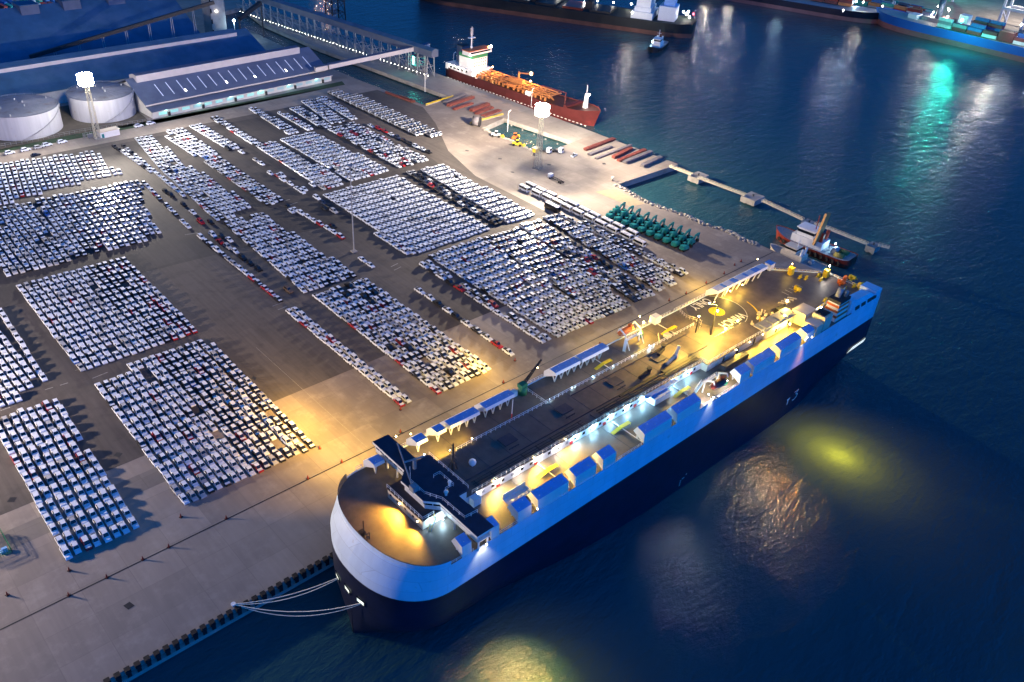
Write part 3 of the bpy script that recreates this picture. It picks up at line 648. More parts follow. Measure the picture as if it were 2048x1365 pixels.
# lit mooring openings: bow and starboard quarter, recessed panels of light in dark frames
def hull_hit(px, py):
    d = ray(px, py); p = Vector((0,0,HC))
    for i in range(4000):
        q = p+d*(150+i*.03)
        if XB <= q.x <= XS and -3 <= q.z <= 26 and abs(q.y-YC) <= half(q.x, q.z)+.05: return q
    return None
def hull_panel(q, w, h, m, name, lift=.04):
    e = .3; f = lambda x, z: YC-half(x,z)
    s = -1 if q.y < YC else 1
    y = lambda x, z: YC+s*half(x,z)
    P = Vector((q.x, y(q.x,q.z), q.z)); tx = Vector((e, y(q.x+e,q.z)-y(q.x,q.z), 0)).normalized(); tz = Vector((0, y(q.x,q.z+e)-y(q.x,q.z), e)).normalized()
    nn = tx.cross(tz).normalized()
    if nn.y*s < 0: nn = -nn
    b = MB(); P = P+nn*lift
    def q4(w, h, off): return [P+nn*off-tx*w/2-tz*h/2, P+nn*off+tx*w/2-tz*h/2, P+nn*off+tx*w/2+tz*h/2, P+nn*off-tx*w/2+tz*h/2]
    b.poly(q4(w,h,0), 0); c = q4(w,h,.06); 
    for i in range(4): b.bar(c[i], c[(i+1)%4], .22, .22, 1)
    part(b, name, [m, M['navy']], ship, True); return P
bowpts = []
for px, py in ((676,1153),(697,1180),(722,1203)):
    q = hull_hit(px, py); bowpts.append(hull_panel(q, 2.6, 1.5, M['lit'], 'mooring_port', .12))
mb = MB(); yy = 93.62
def hy(x, z): return YC-half(x,z)-.05
mb.add([(x, hy(x,z), z) for x, z in ((256.2,6.9),(258.5,7.3),(262,7.0),(263.5,7.4),(267.6,7.4),(268.0,8.9),(259,8.9),(257.4,8.3))], [(0,1,6,7),(1,2,3,6),(3,4,5,6)], 0)
mb.add([(268.06, hy(268,z)+d, z) for d, z in ((.05,7.4),(4.2,7.4),(4.2,8.9),(.05,8.9))], [(0,1,2,3)], 0)
part(mb, 'mooring_port', [M['lit']], ship, True)
# tug push mark and figure on the dark side
mb = MB(); z0 = 3.4
def hp(x, z): return (x, hy(x,z), z)
mb.add([hp(219.0,4.6),hp(221.2,4.6),hp(220.4,3.4),hp(219.8,3.4)], [(0,1,2,3)][::1]); mb.add([hp(219.8,3.3),hp(220.5,3.3),hp(220.5,2.0),hp(219.8,2.0)], [(3,2,1,0)])
def strokes(pts, w=.26):
    for a, b in zip(pts[:-1], pts[1:]): mb.bar((a[0],hy(*a),a[1]), (b[0],hy(*b),b[1]), .05, w, 0)
strokes([(223.2,5.6),(225.6,5.7),(224.3,4.4),(225.9,3.8),(225.6,2.6),(224.2,1.9),(223.1,2.5)])
strokes([(165.2,1.2),(166.3,1.2)]); strokes([(166.8,1.9),(167.2,2.3)])
for k in range(5): strokes([(164.4,.9-k*.5),(164.9,.9-k*.5)], .15)
part(mb, 'hull_marking', [M['mark']], ship, True)

# the fore house, wheelhouse with wings, compass deck
mb = MB(); mb.box(81,90,105.8,119.0,26,28.7); part(mb, 'fore_house', [M['cream']], ship, True)
mb = MB(); mb.box(80.8,90,105.6,119.2,28.7,28.95); part(mb, 'fore_house_roof', [mat('fore_roof', (.07,.045,.045), .6, var=.2, scale=.6)], ship, True)
for y in (107.5,109.0,112,115,117.5):
    mb = MB(); mb.box(80.93,81.05,y,y+.55,27.2,27.75); part(mb, 'window', [M['glass']], ship, True)
mb = MB(); mb.rails([(80.9,119.1,28.95),(80.9,105.7,28.95),(84,105.7,28.95)], 1.1, 1.5, .09); part(mb, 'rail', [M['white']], ship, True)
mb = MB()
front = [(85.5,131.4),(85.4,118.6),(82.8,116.3),(82.8,108.1),(85.3,105.4),(85.2,92.4)]
mb.prism(front+[(90,92.4),(90,131.4)], 31.35, 32.0, 0, 1); part(mb, 'bridge_roof', [M['white'], M['bridgeroof']], ship, True)
fi = [(86,130.9),(86,118.3),(83.6,116.0),(83.6,108.4),(86,105.7),(86,93.0)]
mb = MB()
for (a, b) in zip(fi[:-1], fi[1:]):
    for z0, z1, mm in ((28.95,30.1,0),(30.1,31.3,1)): mb.add([(a[0],a[1],z0),(b[0],b[1],z0),(b[0],b[1],z1),(a[0],a[1],z1)], [(3,2,1,0)], mm)
    L = (Vector(b)-Vector(a)).length; k = max(2, int(L/1.6))
    for i in range(k+1):
        t = i/k; mb.bar((a[0]+(b[0]-a[0])*t-.03,a[1]+(b[1]-a[1])*t,30.1), (a[0]+(b[0]-a[0])*t-.03,a[1]+(b[1]-a[1])*t,31.3), .14, .14, 0)
mb.box(86.0,89.8,93.0,130.9,28.93,29.1,0)
mb.add([(89.7,y,z) for y, z in ((93,29),(130.9,29),(130.9,30.2),(93,30.2))], [(0,1,2,3)], 0); mb.box(89.6,93,105.2,119.4,26.02,31.3,0)
mb.box(86,89.6,106,118.6,28.96,31.3,0)
part(mb, 'wheelhouse', [M['white'], M['glass']], ship, True)
mb = MB(); mb.box(90,93.4,104.8,119.6,31.3,31.9); part(mb, 'compass_deck', [M['bridgeroof']], ship, True)
mb = MB()
for y in (93.4,97.5,101.5,123,127,130.5):
    mb.tube((86.6,y,26),(86.6,y,29),.22,8); mb.tube((89.2,y,26),(89.2,y,29),.22,8)
part(mb, 'wing_support', [M['white']], ship, True)
mb = MB(); mb.rails([(85.6,92.6,32),(93.2,105,31.9)], 1.0, 1.6, .09) if 0 else None
mb.rails([(86.6,118.0,32.0),(84.2,114.5,32),(84.2,109.5,32),(86.2,105.5,32),(86.4,98,32),(89.8,97.8,32)], 1.0, 1.7, .09); mb.rails([(93.2,105,31.9),(93.2,119.4,31.9)], 1.0, 1.7, .09)
mb.rails([(89.2,112.5,32),(91.0,112.5,32),(91.0,107.5,32),(88.6,107.5,32)], 1.0, 1.7, .08)
part(mb, 'bridge_rail', [M['white']], ship, True)
mb = MB(); mb.bar(G3(795,887,33), G3(826,977,33), .3, .3); g = G(828,978,32.4); mb.box(g[0]-.8,g[0]+.8,g[1]-.8,g[1]+.8,32,33.4); part(mb, 'cable_trunk', [M['grey']], ship, True)
g = G(829,937,32); mb = MB(); mb.tube((g[0],g[1],32),(g[0],g[1],34.6),.45,8); mb.bar((g[0]-2.6,g[1]+.6,34.8),(g[0]+2.6,g[1]-.6,34.8),.3,.35); part(mb, 'radar', [M['grey']], ship, True)
for px, py, r in ((945,925,.95),(892,984,.55),(899,964,.45)):
    z = 29.8 if px > 940 else 33; g = G(px, py, z); mb = MB(); mb.tube((g[0],g[1],z-1.6),(g[0],g[1],z-.4),.3,8); mb.ball((g[0],g[1],z), r, 0, 10, 6); part(mb, 'satellite_dome', [M['white']], ship, True)
g = G(905,945,28.6); mb = MB(); mb.tube((g[0],g[1],28.6),(g[0],g[1],37.5),.4,8,0,.2)
for k in range(5): mb.bar((g[0],g[1]-1.6+k*.2,32.2+k*1.1),(g[0],g[1]+1.6-k*.2,32.2+k*1.1),.12)
for a in (0,2.1,4.2): mb.tube((g[0]+1.6*cos(a),g[1]+1.6*sin(a),28.6),(g[0],g[1],33),.16,6)
part(mb, 'signal_mast', [M['dark']], ship, True)
# foredeck fittings
mb = MB(); g = G(728,1075,26); mb.tube((g[0],g[1],26),(g[0],g[1],31),.14,6); mb.rails([(g[0]-.6,g[1]-1.2,26),(g[0]+.6,g[1]-1.2,26)],2,.6,.1); mb.box(g[0]-.6,g[0]+.6,g[1]+.2,g[1]+1.4,26,27.2); part(mb, 'jackstaff', [M['dark']], ship, True)
mb = MB(); mb.bar(G3(858,1063,26.1), G3(871,1033,28.7), 1.0, .12, 0); mb.rails([G3(856,1063,26.1),G3(869,1033,28.7)],.9,1.2,.08,1); mb.rails([G3(860,1065,26.1),G3(873,1035,28.7)],.9,1.2,.08,1); part(mb, 'stairway', [M['grey'], M['yellow']], ship, True)
mb = MB(); mb.rails([(79.4,93.9,26.4),(85.5,93.75,26.4)],.8,1.4,.08); mb.rails([(93,93.75,26.4),(98.3,93.75,26.4)],1.1,1.2,.08); mb.rails([(132.4,93.75,26.4),(141.5,93.75,26.4)],1.0,1.3,.08); mb.rails([(167,93.75,26.4),(184,93.75,26.4)],1.0,1.3,.08); part(mb, 'side_rail', [M['white']], ship, True)
mb = MB()
for a, b in ((80,81.6),(85.4,94.6),(98.2,100.7),(127.3,131),(134.6,141.8),(182.5,199),(201,218)): mb.rails([(a,130.6,26.4),(b,130.6,26.4)],1.1,1.5,.09)
mb.rails([(134.5,130.2,26),(134.5,120,26)],1.1,1.6,.1); part(mb, 'side_rail', [M['white']], ship, True)
# deck seams
mb = MB(); 
for x in (91.5,104,119,136,154,170,186): mb.box(x,x+.12,119.5,130.4,ZD,ZD+.03); mb.box(x+3,x+3.12,94,105.5,ZD,ZD+.03)
part(mb, 'deck_seam', [M['deckdark']], ship, True)

# the long central deckhouse, lit along its starboard wall
mb = MB(); mb.box(93.4,182.3,105.7,119.2,26,28.45); part(mb, 'deckhouse_wall', [M['white']], ship, True)
mb = MB(); mb.box(93.2,196,105.5,119.4,28.45,28.7); part(mb, 'deckhouse_roof', [M['deck']], ship, True)
mb = MB(); mb.rails([(95,105.6,28.7),(182,105.6,28.7)],1.1,1.5,.1); part(mb, 'deckhouse_rail', [M['cream']], ship, True)
mb = MB(); mb.rails([(101.5,119.3,28.7),(196,119.3,28.7)],1.1,1.6,.11); part(mb, 'deckhouse_rail', [M['white']], ship, True)
xs = 98.0; k = 0
while xs < 180:
    mb = MB(); mb.box(xs,xs+.9,105.62,105.72,26.9,27.7); part(mb, ('window' if k % 3 else 'door'), [M['glass'] if k % 3 else M['grey']], ship, True)
    if k % 4 == 1: mb = MB(); mb.box(xs+1.6,xs+2.5,105.4,105.72,26.3,27.0); part(mb, 'hose_box', [M['red']], ship, True)
    xs += 3.1; k += 1
mb = MB()
for y, z in ((106.9,29.0),(107.5,29.0),(108.3,29.1)): mb.tube((97,y,z),(134,y,z),.09,6); mb.tube((140,y,z+.15),(182,y,z+.15),.2,6)
for x in range(98,182,5): mb.bar((x,106.5,28.75),(x,108.7,28.75),.14,.14)
part(mb, 'roof_pipe', [M['dark']], ship, True)
mb = MB(); mb.box(168,180,107.4,109.6,28.72,29.3); mb.box(150,166,108.6,109.4,28.72,29.05); part(mb, 'roof_duct', [M['dark']], ship, True)
def vent(x, y, L, rz):                                 # low T shaped vent trunks on the roof
    b = MB(); c, s = cos(rz), sin(rz); b.bar((x,y,29.3),(x+L*c,y+L*s,29.3),.9,.9); b.tube((x,y,28.7),(x,y,30.3),.55,8); b.tube((x,y,30.3),(x,y,30.6),.8,8); part(b, 'roof_vent', [M['dark']], ship, True)
vent(177.5,116.5,4.0,R(200)); vent(165.0,111.4,4.5,R(185)); 
mb = MB(); g = G(1023,838,28.8); mb.tube((g[0],g[1],28.7),(g[0],g[1],35),.11,6,1); mb.tube((g[0],g[1],28.7),(g[0],g[1],30.5),.16,6,0); part(mb, 'aerial', [M['red'], M['white']], ship, True)
g = G(1350,715,28.8); mb = MB(); mb.tube((g[0],g[1],28.7),(g[0]+1.5,g[1]+.4,32),.5,8); mb.bar((g[0],g[1],29.2),(g[0]-5,g[1]-.8,29.0),.7,.8); mb.ball((g[0],g[1],29.2),.8,0,8,5); part(mb, 'deck_crane', [M['cream']], ship, True)
mb = MB(); mb.box(94.2,96.4,103.9,105.7,26,28.2); mb.box(157.5,164,102.6,105.68,26,28.0); part(mb, 'stores_locker', [M['white']], ship, True)
mb = MB(); mb.box(157.3,164.2,102.4,105.7,28.0,28.15); mb.box(155.6,169,104.0,105.4,28.46,28.6); part(mb, 'stores_locker_roof', [M['blue']], ship, True)
# companion hatch with a slanted lid on the lit forward side deck
p = [G3(1001,1000,26), G3(1040,966,26), G3(1033,985,26), G3(996,1006,26)]
mb = MB(); x0, x1 = 101.0,108.0; mb.box(x0,x1,101.4,101.6,26,27.9); mb.box(x0,x1,99.2,101.4,26.02,26.3); mb.box(x1-.2,x1,99.2,101.4,26.3,27.0); mb.rails([(x0,99.2,26.3),(x1,99.2,26.3)],1.2,1.3,.14); part(mb, 'companion_hatch', [M['white']], ship, True)
# yellow stepover ramps
for x0, y0 in ((112.5,101.9),(139.4,101.8),(165,101.7),(157.2,124.4),(187.5,124.4)):
    mb = MB(); y = y0; mb.add([(x0,y-.55,26.06),(x0+3.3,y-.55,26.75),(x0+3.3,y+.55,26.75),(x0,y+.55,26.06),(x0,y-.55,26.01),(x0,y+.55,26.01),(x0+3.3,y-.55,26.65),(x0+3.3,y+.55,26.65)], [(0,1,2,3),(4,6,1,0),(5,3,2,7)]); mb.box(x0+3.3,x0+6.8,y-.55,y+.55,26.6,26.75)
    for s in (-.5,.5): mb.bar((x0+6.6,y+s,26),(x0+6.6,y+s,26.6),.1)
    part(mb, 'stepover_ramp', [M['yellow']], ship, True)
    mb = MB(); ya, yb = (94.5,105.6) if y0 < 110 else (119.4,130.2); mb.tube((x0+3.6,ya,26.25),(x0+3.6,yb,26.25),.12,6); part(mb, 'deck_pipe', [M['white']], ship, True)

# ventilator hoods over the sides
SB = [(93.72,26.46),(93.95,29.5),(96.5,30.3),(97.6,28.4)]
PT = [(130.66,26.46),(130.66,28.4),(128.7,30.2),(126.2,30.2),(125.9,29.4)]
def hood(x0, x1, P, roof, ribs=True):
    b = MB(); n = len(P); ms = [0]*n
    if P is SB: ms = [0,1,0,0]
    else: ms = [0,0,1 if roof else 0,0,0]
    if P is SB and not roof: ms = [0]*4
    b.prof(P, x0, x1, 0, ms)
    o = part(b, 'ventilator_hood', [M['white'], M['blue']], ship, True)
    x = x0+.7; k = 0
    while x < x1-.3 and k < 5:
        g = MB()
        if P is SB: g.bar((x,97.0,28.9),(x+.1,96.6,26),.22,.22); g.bar((x,95.8,27.9),(x+.1,96.6,26),.16,.16)
        else: g.bar((x,126.2,29.5),(x+.5,127.4,26),.26,.26); g.bar((x+.5,128.4,28.1),(x+.5,127.4,26),.2,.2)
        sub(g, 'leg', M['white'], o, ship); x += 2.6; k += 1
    g = MB()
    for i in range(int((x1-x0)/1.9)):
        xx = x0+1+i*1.9
        if P is SB: g.ball((xx,94.6+(i%2)*1.1,29.98+(i%2)*.3),.13,0,5,3)
        else: g.ball((xx,126.9+(i%2)*1.1,30.22),.13,0,5,3)
    if g.v: sub(g, 'roof_stud', M['white'], o, ship)
    return o
for a, b in ((82.4,85.0),(90.6,93.0),(98.6,102.8),(104.8,114.8),(117.2,124.4),(126.8,131.6),(142.4,153.6),(155.8,166.0),(184.6,189.6),(191.2,202.4),(205.2,216.8),(219.8,224.4)): hood(a, b, SB, True)
for a, b in ((82.2,85.2),(94.8,98.0),(101.0,103.8),(105.2,114.8),(116.8,127),(142.4,152.2),(153.0,164.2)): hood(a, b, PT, True)
AP = [(y, z+.6 if z > 27 else z) for y, z in PT]
for a, b, rf in ((217.8,221.8,0),(221.8,223.2,1),(223.3,227.2,0),(227.2,229.8,1),(230.2,234.4,0),(234.4,235.8,1),(235.9,239.6,0),(239.6,243,1),(243.1,247.2,0)):
    b_ = MB(); b_.prof(PT if not 0 else AP, a, b, 0, [0,0,rf,0,0]); o = part(b_, 'ventilator_hood', [M['white'], M['blue']], ship, True)
    g = MB(); g.bar((a+.6,126.2,29.5),(a+.8,127.2,26),.3,.3); sub(g, 'leg', M['white'], o, ship)
# fan housings and casings aft on the starboard side
mb = MB(); mb.box(182.3,211,103.7,110.0,26,28.5); part(mb, 'winch_house', [M['cream']], ship, True)
mb = MB(); mb.box(182.1,211.2,103.5,111,28.5,28.75); part(mb, 'winch_house_roof', [M['deck']], ship, True)
mb = MB()
for k in range(14): mb.box(97+k*7.1,97.12+k*7.1,109.5,119.0,28.7,28.73)
for x in (112,132,152,171): mb.rails([(x,111.5,28.7),(x+3,111.5,28.7)],.35,1,.12) ; mb.box(x,x+4.2,113,116.2,28.7,28.95)
mb.box(96,190,109.6,109.75,28.7,28.95); mb.box(140,190,117.5,117.65,28.7,28.95)
part(mb, 'roof_hatch', [M['deckdark']], ship, True)
mb = MB(); mb.rails([(196,103.7,28.75),(182.3,103.7,28.75),(182.3,106.5,28.75)],1.1,1.5,.1); mb.rails([(196,103.7,28.75),(211,103.7,28.75)],1.1,1.5,.1); part(mb, 'deckhouse_rail', [M['white']], ship, True)
mb = MB()
for i in range(18): mb.box(183.2+i*.75,183.5+i*.75,103.6,103.72,26.1,28.45)
part(mb, 'wall_rib', [M['white']], ship, True)
mb = MB(); mb.box(197,198.1,103.6,103.72,26.2,28.1); mb.box(206,207,103.6,103.72,26.2,28.1); mb.box(190,190.9,103.6,103.72,26.2,28.1); part(mb, 'door', [M['glass']], ship, True)
mb = MB(); mb.box(211,229,103.0,107.4,26,28.9); part(mb, 'engine_casing', [M['cream']], ship, True)
mb = MB(); mb.box(211,229.2,102.8,107.6,28.9,29.1); 
for k in range(4): mb.box(212.5+k*4,215.2+k*4,103.6,106.6,29.1,29.5)
part(mb, 'engine_casing_roof', [M['grey']], ship, True)
mb = MB(); mb.box(217,217.9,102.9,103.02,26.3,28.2); mb.box(224,224.9,102.9,103.02,26.3,28.2); part(mb, 'door', [M['glass']], ship, True)
mb = MB(); mb.box(187,199,100.4,102.4,26,27.4); part(mb, 'gangway_locker', [M['deckdark']], ship, True)
mb = MB(); mb.prism([(225.6,94.0),(229.6,94.0),(230.4,95.8),(229.6,98.6),(225.6,98.6)],26,29.6,0); mb.box(228,234.5,99.6,104.5,26,30.4); mb.prism([(230.6,94.2),(235.2,94.2),(236.2,96),(235.2,98.8),(230.6,98.8)],26,31.0,0); part(mb, 'fan_casing', [M['cream']], ship, True)
mb = MB(); mb.box(231,235,95,98.6,31.0,31.12); 
for k in range(5): mb.box(231.1,234.9,95.1+k*.7,95.35+k*.7,31.12,31.3)
part(mb, 'louvre', [M['dark']], ship, True)
fun = MB(); fun.hexa([(239.2,94.6,26),(246.5,94.6,26),(246.5,99.4,26),(239.2,99.4,26)],[(239.8,95,32.2),(246,95,32.2),(246,99,32.2),(239.8,99,32.2)],0)
fo = part(fun, 'funnel', [M['white']], ship, True)
g = MB()
for z in (27.4,29.2,30.9):
    e = (z-26)/6.2*.55
    g.box(239.1+e,246.6-e,94.5+e*.7,99.5-e*.7,z,z+.75)
sub(g, 'funnel_stripe', M['orange'], fo, ship)
g = MB(); g.box(239.6,246.2,94.8,99.2,32.2,33.3); sub(g, 'funnel_cap', M['dark'], fo, ship)
g = MB(); g.tube((242,97.4,33.2),(243.2,97.4,36),.9,12); g.tube((244.6,96,33.2),(245.2,96,35.2),.5,10); sub(g, 'exhaust_pipe', M['grey'], fo, ship)
mb = MB(); mb.hexa([(248.4,93.74,26.4),(266.5,93.74,26.4),(266.5,97.6,26.4),(248.4,97.6,26.4)],[(249.4,94.4,30.6),(260.8,94.4,29.8),(260.8,97.6,29.8),(249.4,97.6,30.6)],0); mb.box(246.8,249.6,94.3,99,26,31.4); mb.box(263.6,267.9,93.8,99.6,26.02,29.4); part(mb, 'quarter_casing', [M['hullwhite']], ship, True)
mb = MB()
for x in (250.5,254.6,258.8,262.0): mb.hexa([(x,93.6,26.9),(x+2.6,93.6,26.9),(x+2.6,93.9,26.9),(x,93.9,26.9)],[(x,93.78,28.0),(x+2.6,93.78,28.0),(x+2.6,94.1,28.0),(x,94.1,28.0)])
part(mb, 'vent_opening', [M['dark']], ship, True)
# winching area: yellow spot, arcs, lettering
mb = MB(); hc = (213.2,122.4)
def arc(r, a0, a1, w, m, n=40, z=.03):
    for i in range(n):
        a, b = R(a0+(a1-a0)*i/n), R(a0+(a1-a0)*(i+1)/n)
        mb.poly([(hc[0]+r*cos(a),hc[1]+r*sin(a),ZD+z),(hc[0]+(r+w)*cos(a),hc[1]+(r+w)*sin(a),ZD+z),(hc[0]+(r+w)*cos(b),hc[1]+(r+w)*sin(b),ZD+z),(hc[0]+r*cos(b),hc[1]+r*sin(b),ZD+z)], m)
pad = [(hc[0]+9.9*cos(R(a)), min(130.5,hc[1]+9.9*sin(R(a)))) for a in range(0,360,6)]
mb.prism([p for p in pad], ZD, ZD+.015, 2)
mb.poly([(hc[0]+2.7*cos(R(a)),hc[1]+2.7*sin(R(a)),ZD+.03) for a in range(0,360,10)], 1)
arc(9.7,-130,50,.16,0); arc(13.6,-92,-10,.45,1,11)
for k in range(0): pass
part(mb, 'winching_circle', [M['mark'], M['yellow'], M['deckdark']], ship, True)
def lettering(txt, x, y, size, width, m, par, rz, z):
    c = bpy.data.curves.new('lettering', 'FONT'); c.body = txt; c.size = size; c.extrude = .008; c.align_x = 'LEFT'; c.offset = .07
    t = bpy.data.objects.new('tmp', c); COL.objects.link(t); bpy.context.view_layer.update()
    me = bpy.data.meshes.new_from_object(t.evaluated_get(bpy.context.evaluated_depsgraph_get())); bpy.data.objects.remove(t)
    w = max(v.co.x for v in me.vertices)-min(v.co.x for v in me.vertices); f = width/w
    for v in me.vertices: v.co.x *= f
    me.materials.clear(); me.materials.append(m)
    o = bpy.data.objects.new('lettering', me); COL.objects.link(o); o.parent = par; o.location = (x-par.location.x, y-par.location.y, z-par.location.z); o.rotation_euler = (0,0,rz)
    KIDS.setdefault(par.name, []).append(o); return o
lettering('ONLY', 217.4, 130.0, 4.5, 9.3, M['mark'], ship, pi, ZD+.05)
lettering('WINCH', 219.0, 117.4, 4.6, 12.0, M['mark'], ship, pi, ZD+.05)
mb = MB(); mb.rails([(203.2,130.5,26.02),(201.6,126,26.02),(203,121.5,26.02)],1.2,1.3,.12); mb.rails([(199,118.8,26),(203,121,26)],1.2,1.3,.12); part(mb, 'winching_rail', [M['cream']], ship, True)
# after deck: frames, bollards, fairleads, winches, masts
mb = MB()
for k in range(4): mb.rails([(234.6+k*1.9,112.9+k*.0,26.02),(236.2+k*1.9,110.6,26.02)],.5,2.6,.12)
for k in range(5): mb.box(242.4+k*2.2,242.6+k*2.2,113.8,116.6,ZD,ZD+.03)
part(mb, 'lashing_frame', [M['cream']], ship, True)
def bitt(x, y, c='yellow', s=1.0):
    b = MB(); b.box(x-.9*s,x+.9*s,y-.4*s,y+.4*s,26,26.25)
    for d in (-.5,.5): b.tube((x+d*s,y,26.2),(x+d*s,y,27.1*1),.3*s,8); b.tube((x+d*s,y,27.0),(x+d*s,y,27.15),.42*s,8)
    part(b, 'bollard', [M[c]], ship, True)
for px, py in ((1581,548),(1637,552),(1642,560),(1650,601),(1607,643),(1708,573),(1722,577),(1600,555),(1612,557)): g = G(px,py,26.3); bitt(g[0],g[1])
for px, py in ((1570,545),(1640,550)):
    g = G(px+12,py+4,26); b = MB(); b.box(g[0]-1,g[0]+.8,g[1]-.6,g[1]+1.0,26,28.8); part(b, 'fairlead_post', [M['yellow']], ship, True)
def winch(x, y, rz=.0, m='cream'):
    b = MB(); c, s = cos(rz), sin(rz); b.bar((x-1.6*c,y-1.6*s,26.9),(x+1.6*c,y+1.6*s,26.9),.25); b.tube((x-1.0*c,y-1.0*s,26.9),(x+.4*c,y+.4*s,26.9),.75,10); b.tube((x+.7*c,y+.7*s,26.9),(x+.8*c,y+.8*s,26.9),.95,10); b.box(x+.9*c-.4,x+.9*c+.4,y+.9*s-.5,y+.9*s+.5,26,27.5); b.box(x-1.6,x+1.6,y-.3,y+.3,26,26.3); part(b, 'mooring_winch', [M[m]], ship, True)
for px, py in ((1595,580),(1690,560),(1683,567),(1705,558),(1722,572)): g = G(px,py,26.4); winch(g[0],g[1],rnd.uniform(0,3), 'yellow' if px < 1600 or px > 1700 else 'orange')
mb = MB(); g = G(1560,623,26.4); mb.box(g[0]-2.0,g[0]+1.6,g[1]-1,g[1]+1,26,27.9); mb.tube((g[0]+1.6,g[1],27.2),(g[0]+3.4,g[1]+.6,27.4),.5,8); part(mb, 'power_pack', [M['dark']], ship, True)
mb = MB(); st = [(248.2,130.2,26.05),(251,129.6,26.05),(262,119,26.05),(267.2,113.6,26.05),(267.6,99.8,26.05)]
mb.rails(st,1.1,1.4,.12); part(mb, 'stern_rail', [M['cream']], ship, True)
mb = MB(); g = G(1539,533,27); mb.box(g[0]-1.4,g[0]+1.2,g[1]-1.2,g[1]+1.2,26,28.4); part(mb, 'watch_hut', [M['white']], ship, True)
mb = MB(); mb.box(g[0]-1.6,g[0]+1.4,g[1]-1.4,g[1]+1.4,28.4,28.6); part(mb, 'watch_hut_roof', [M['blue']], ship, True)
mb = MB(); g = G(1535,540,27); mb.box(g[0]-1.46,g[0]-1.3,g[1]-.5,g[1]+.5,27,27.9); part(mb, 'window', [M['glass']], ship, True)
# striped barrier
mb = MB(); a = Vector(G3(1612,635,26.6)); b = Vector(G3(1693,575,26.6)); k = 26
for i in range(k): mb.bar(a.lerp(b,i/k), a.lerp(b,(i+1)/k), .15, 1.1, i%2)
part(mb, 'striped_barrier', [M['white'], M['yellow']], ship, True)
# clutter around the engine casing
mb = MB()
for i in range(46):
    x = rnd.uniform(200,226); y = rnd.uniform(107.8,112.6); h = rnd.uniform(.4,1.6)
    mb.box(x-.3*rnd.uniform(.5,2),x+.4,y-.3,y+.3*rnd.uniform(.5,2),26,26+h) if i%3 else mb.tube((x,y,26),(x,y,26+h+.6),.25,8)
part(mb, 'deck_machinery', [M['cream']], ship, True)
mb = MB(); mb.rails([(196.5,118.6,26.02),(196.5,112.6,26.02),(207,112.6,26.02)],1.2,1.4,.12); part(mb, 'machinery_rail', [M['cream']], ship, True)
for k, (x, y) in enumerate(((193.4,116.5),)):
    b = MB(); b.tube((x,y,26),(x,y,35 if k == 0 else 38),.3,8,0,.16)
    for j in range(3): b.bar((x-.4,y-1.8+j*.5,32+j*1.3),(x+.4,y+1.8-j*.5,32+j*1.3),.16)
    part(b, 'lamp_mast', [M['dark']], ship, True)
mb = MB(); mb.rails([(181,119.9,26.02),(186,124.8,26.02)],1.1,1.4,.1); mb.box(187,189,121.8,123.6,26,27.0); part(mb, 'side_platform', [M['cream']], ship, True)
mb = MB(); g = G(1310,642,26.5); mb.box(g[0]-1.4,g[0]+1.4,g[1]-1.2,g[1]+1.2,26,28.4); part(mb, 'control_hut', [M['white']], ship, True)
# the provision crane
cr = MB(); cr.tube((132.7,128.9,26),(132.7,128.9,28.4),1.25,12,0); cr.box(131.4,133.6,128.0,129.8,28.4,29.6,0); co = part(cr, 'provision_crane', [M['green']], ship, True)
g = MB(); a = Vector((133.4,129,29.2)); b = Vector((140.2,130.0,33.4))
for s in (-.35,.35):
    for u in (0,.6): g.bar(a+Vector((0,s,u)), b+Vector((0,s*.4,u*.3)), .16, .16)
for i in range(9):
    p = a.lerp(b,i/9); q = a.lerp(b,(i+1)/9); g.bar(p+Vector((0,-.3,0)), q+Vector((0,.3,.3)), .1); g.bar(p+Vector((0,.3,0)), q+Vector((0,-.3,.3)), .1)
sub(g, 'jib', M['dark'], co, ship)
mb = MB(); mb.box(129.4,131.0,129,130.3,26,27.6); part(mb, 'winch_locker', [M['white']], ship, True)
# davits
def davits(x0, x1, y, s, m):
    for x in (x0, x1):
        b = MB(); b.bar((x,y-s*2.2,26),(x,y-s*2.0,30.4),.3,.35); b.bar((x,y-s*2.0,30.2),(x,y+s*.6,31.4),.3,.4); b.bar((x,y+s*.6,31.4),(x,y+s*1.0,30.4),.25,.3); b.bar((x,y-s*4.2,26),(x,y-s*2.0,30),.2,.2)
        part(b, 'davit', [M['white']], ship, True)
    b = MB(); b.bar((x0-1.6,y-s*3.4,26),(x0-.4,y-s*2.6,29.2),.9,.12,0)
    b.rails([(x0-1.6,y-s*3.9,26),(x0-.4,y-s*3.1,29.2)],1,1,.08); b.rails([(x0-.4,y-s*2.6,29.2),(x1,y-s*2.6,29.2)],1,1.2,.08); b.box(x0-.4,x1,y-s*2.6-.5,y-s*2.6+.5,29.1,29.2); part(b, 'boat_platform', [M['white']], ship, True)
    b = MB(); b.tube((x1+1.6,y-s*.8,27.2),(x1+2.6,y-s*.8,27.2),.9,10); b.box(x1+1.5,x1+2.7,y-s*.8-.8,y-s*.8+.8,26,27); part(b, 'boat_winch', [M['green']], ship, True)
davits(173.2,179.4,96.0,-1,0); davits(172.6,179.2,128.9,1,0)
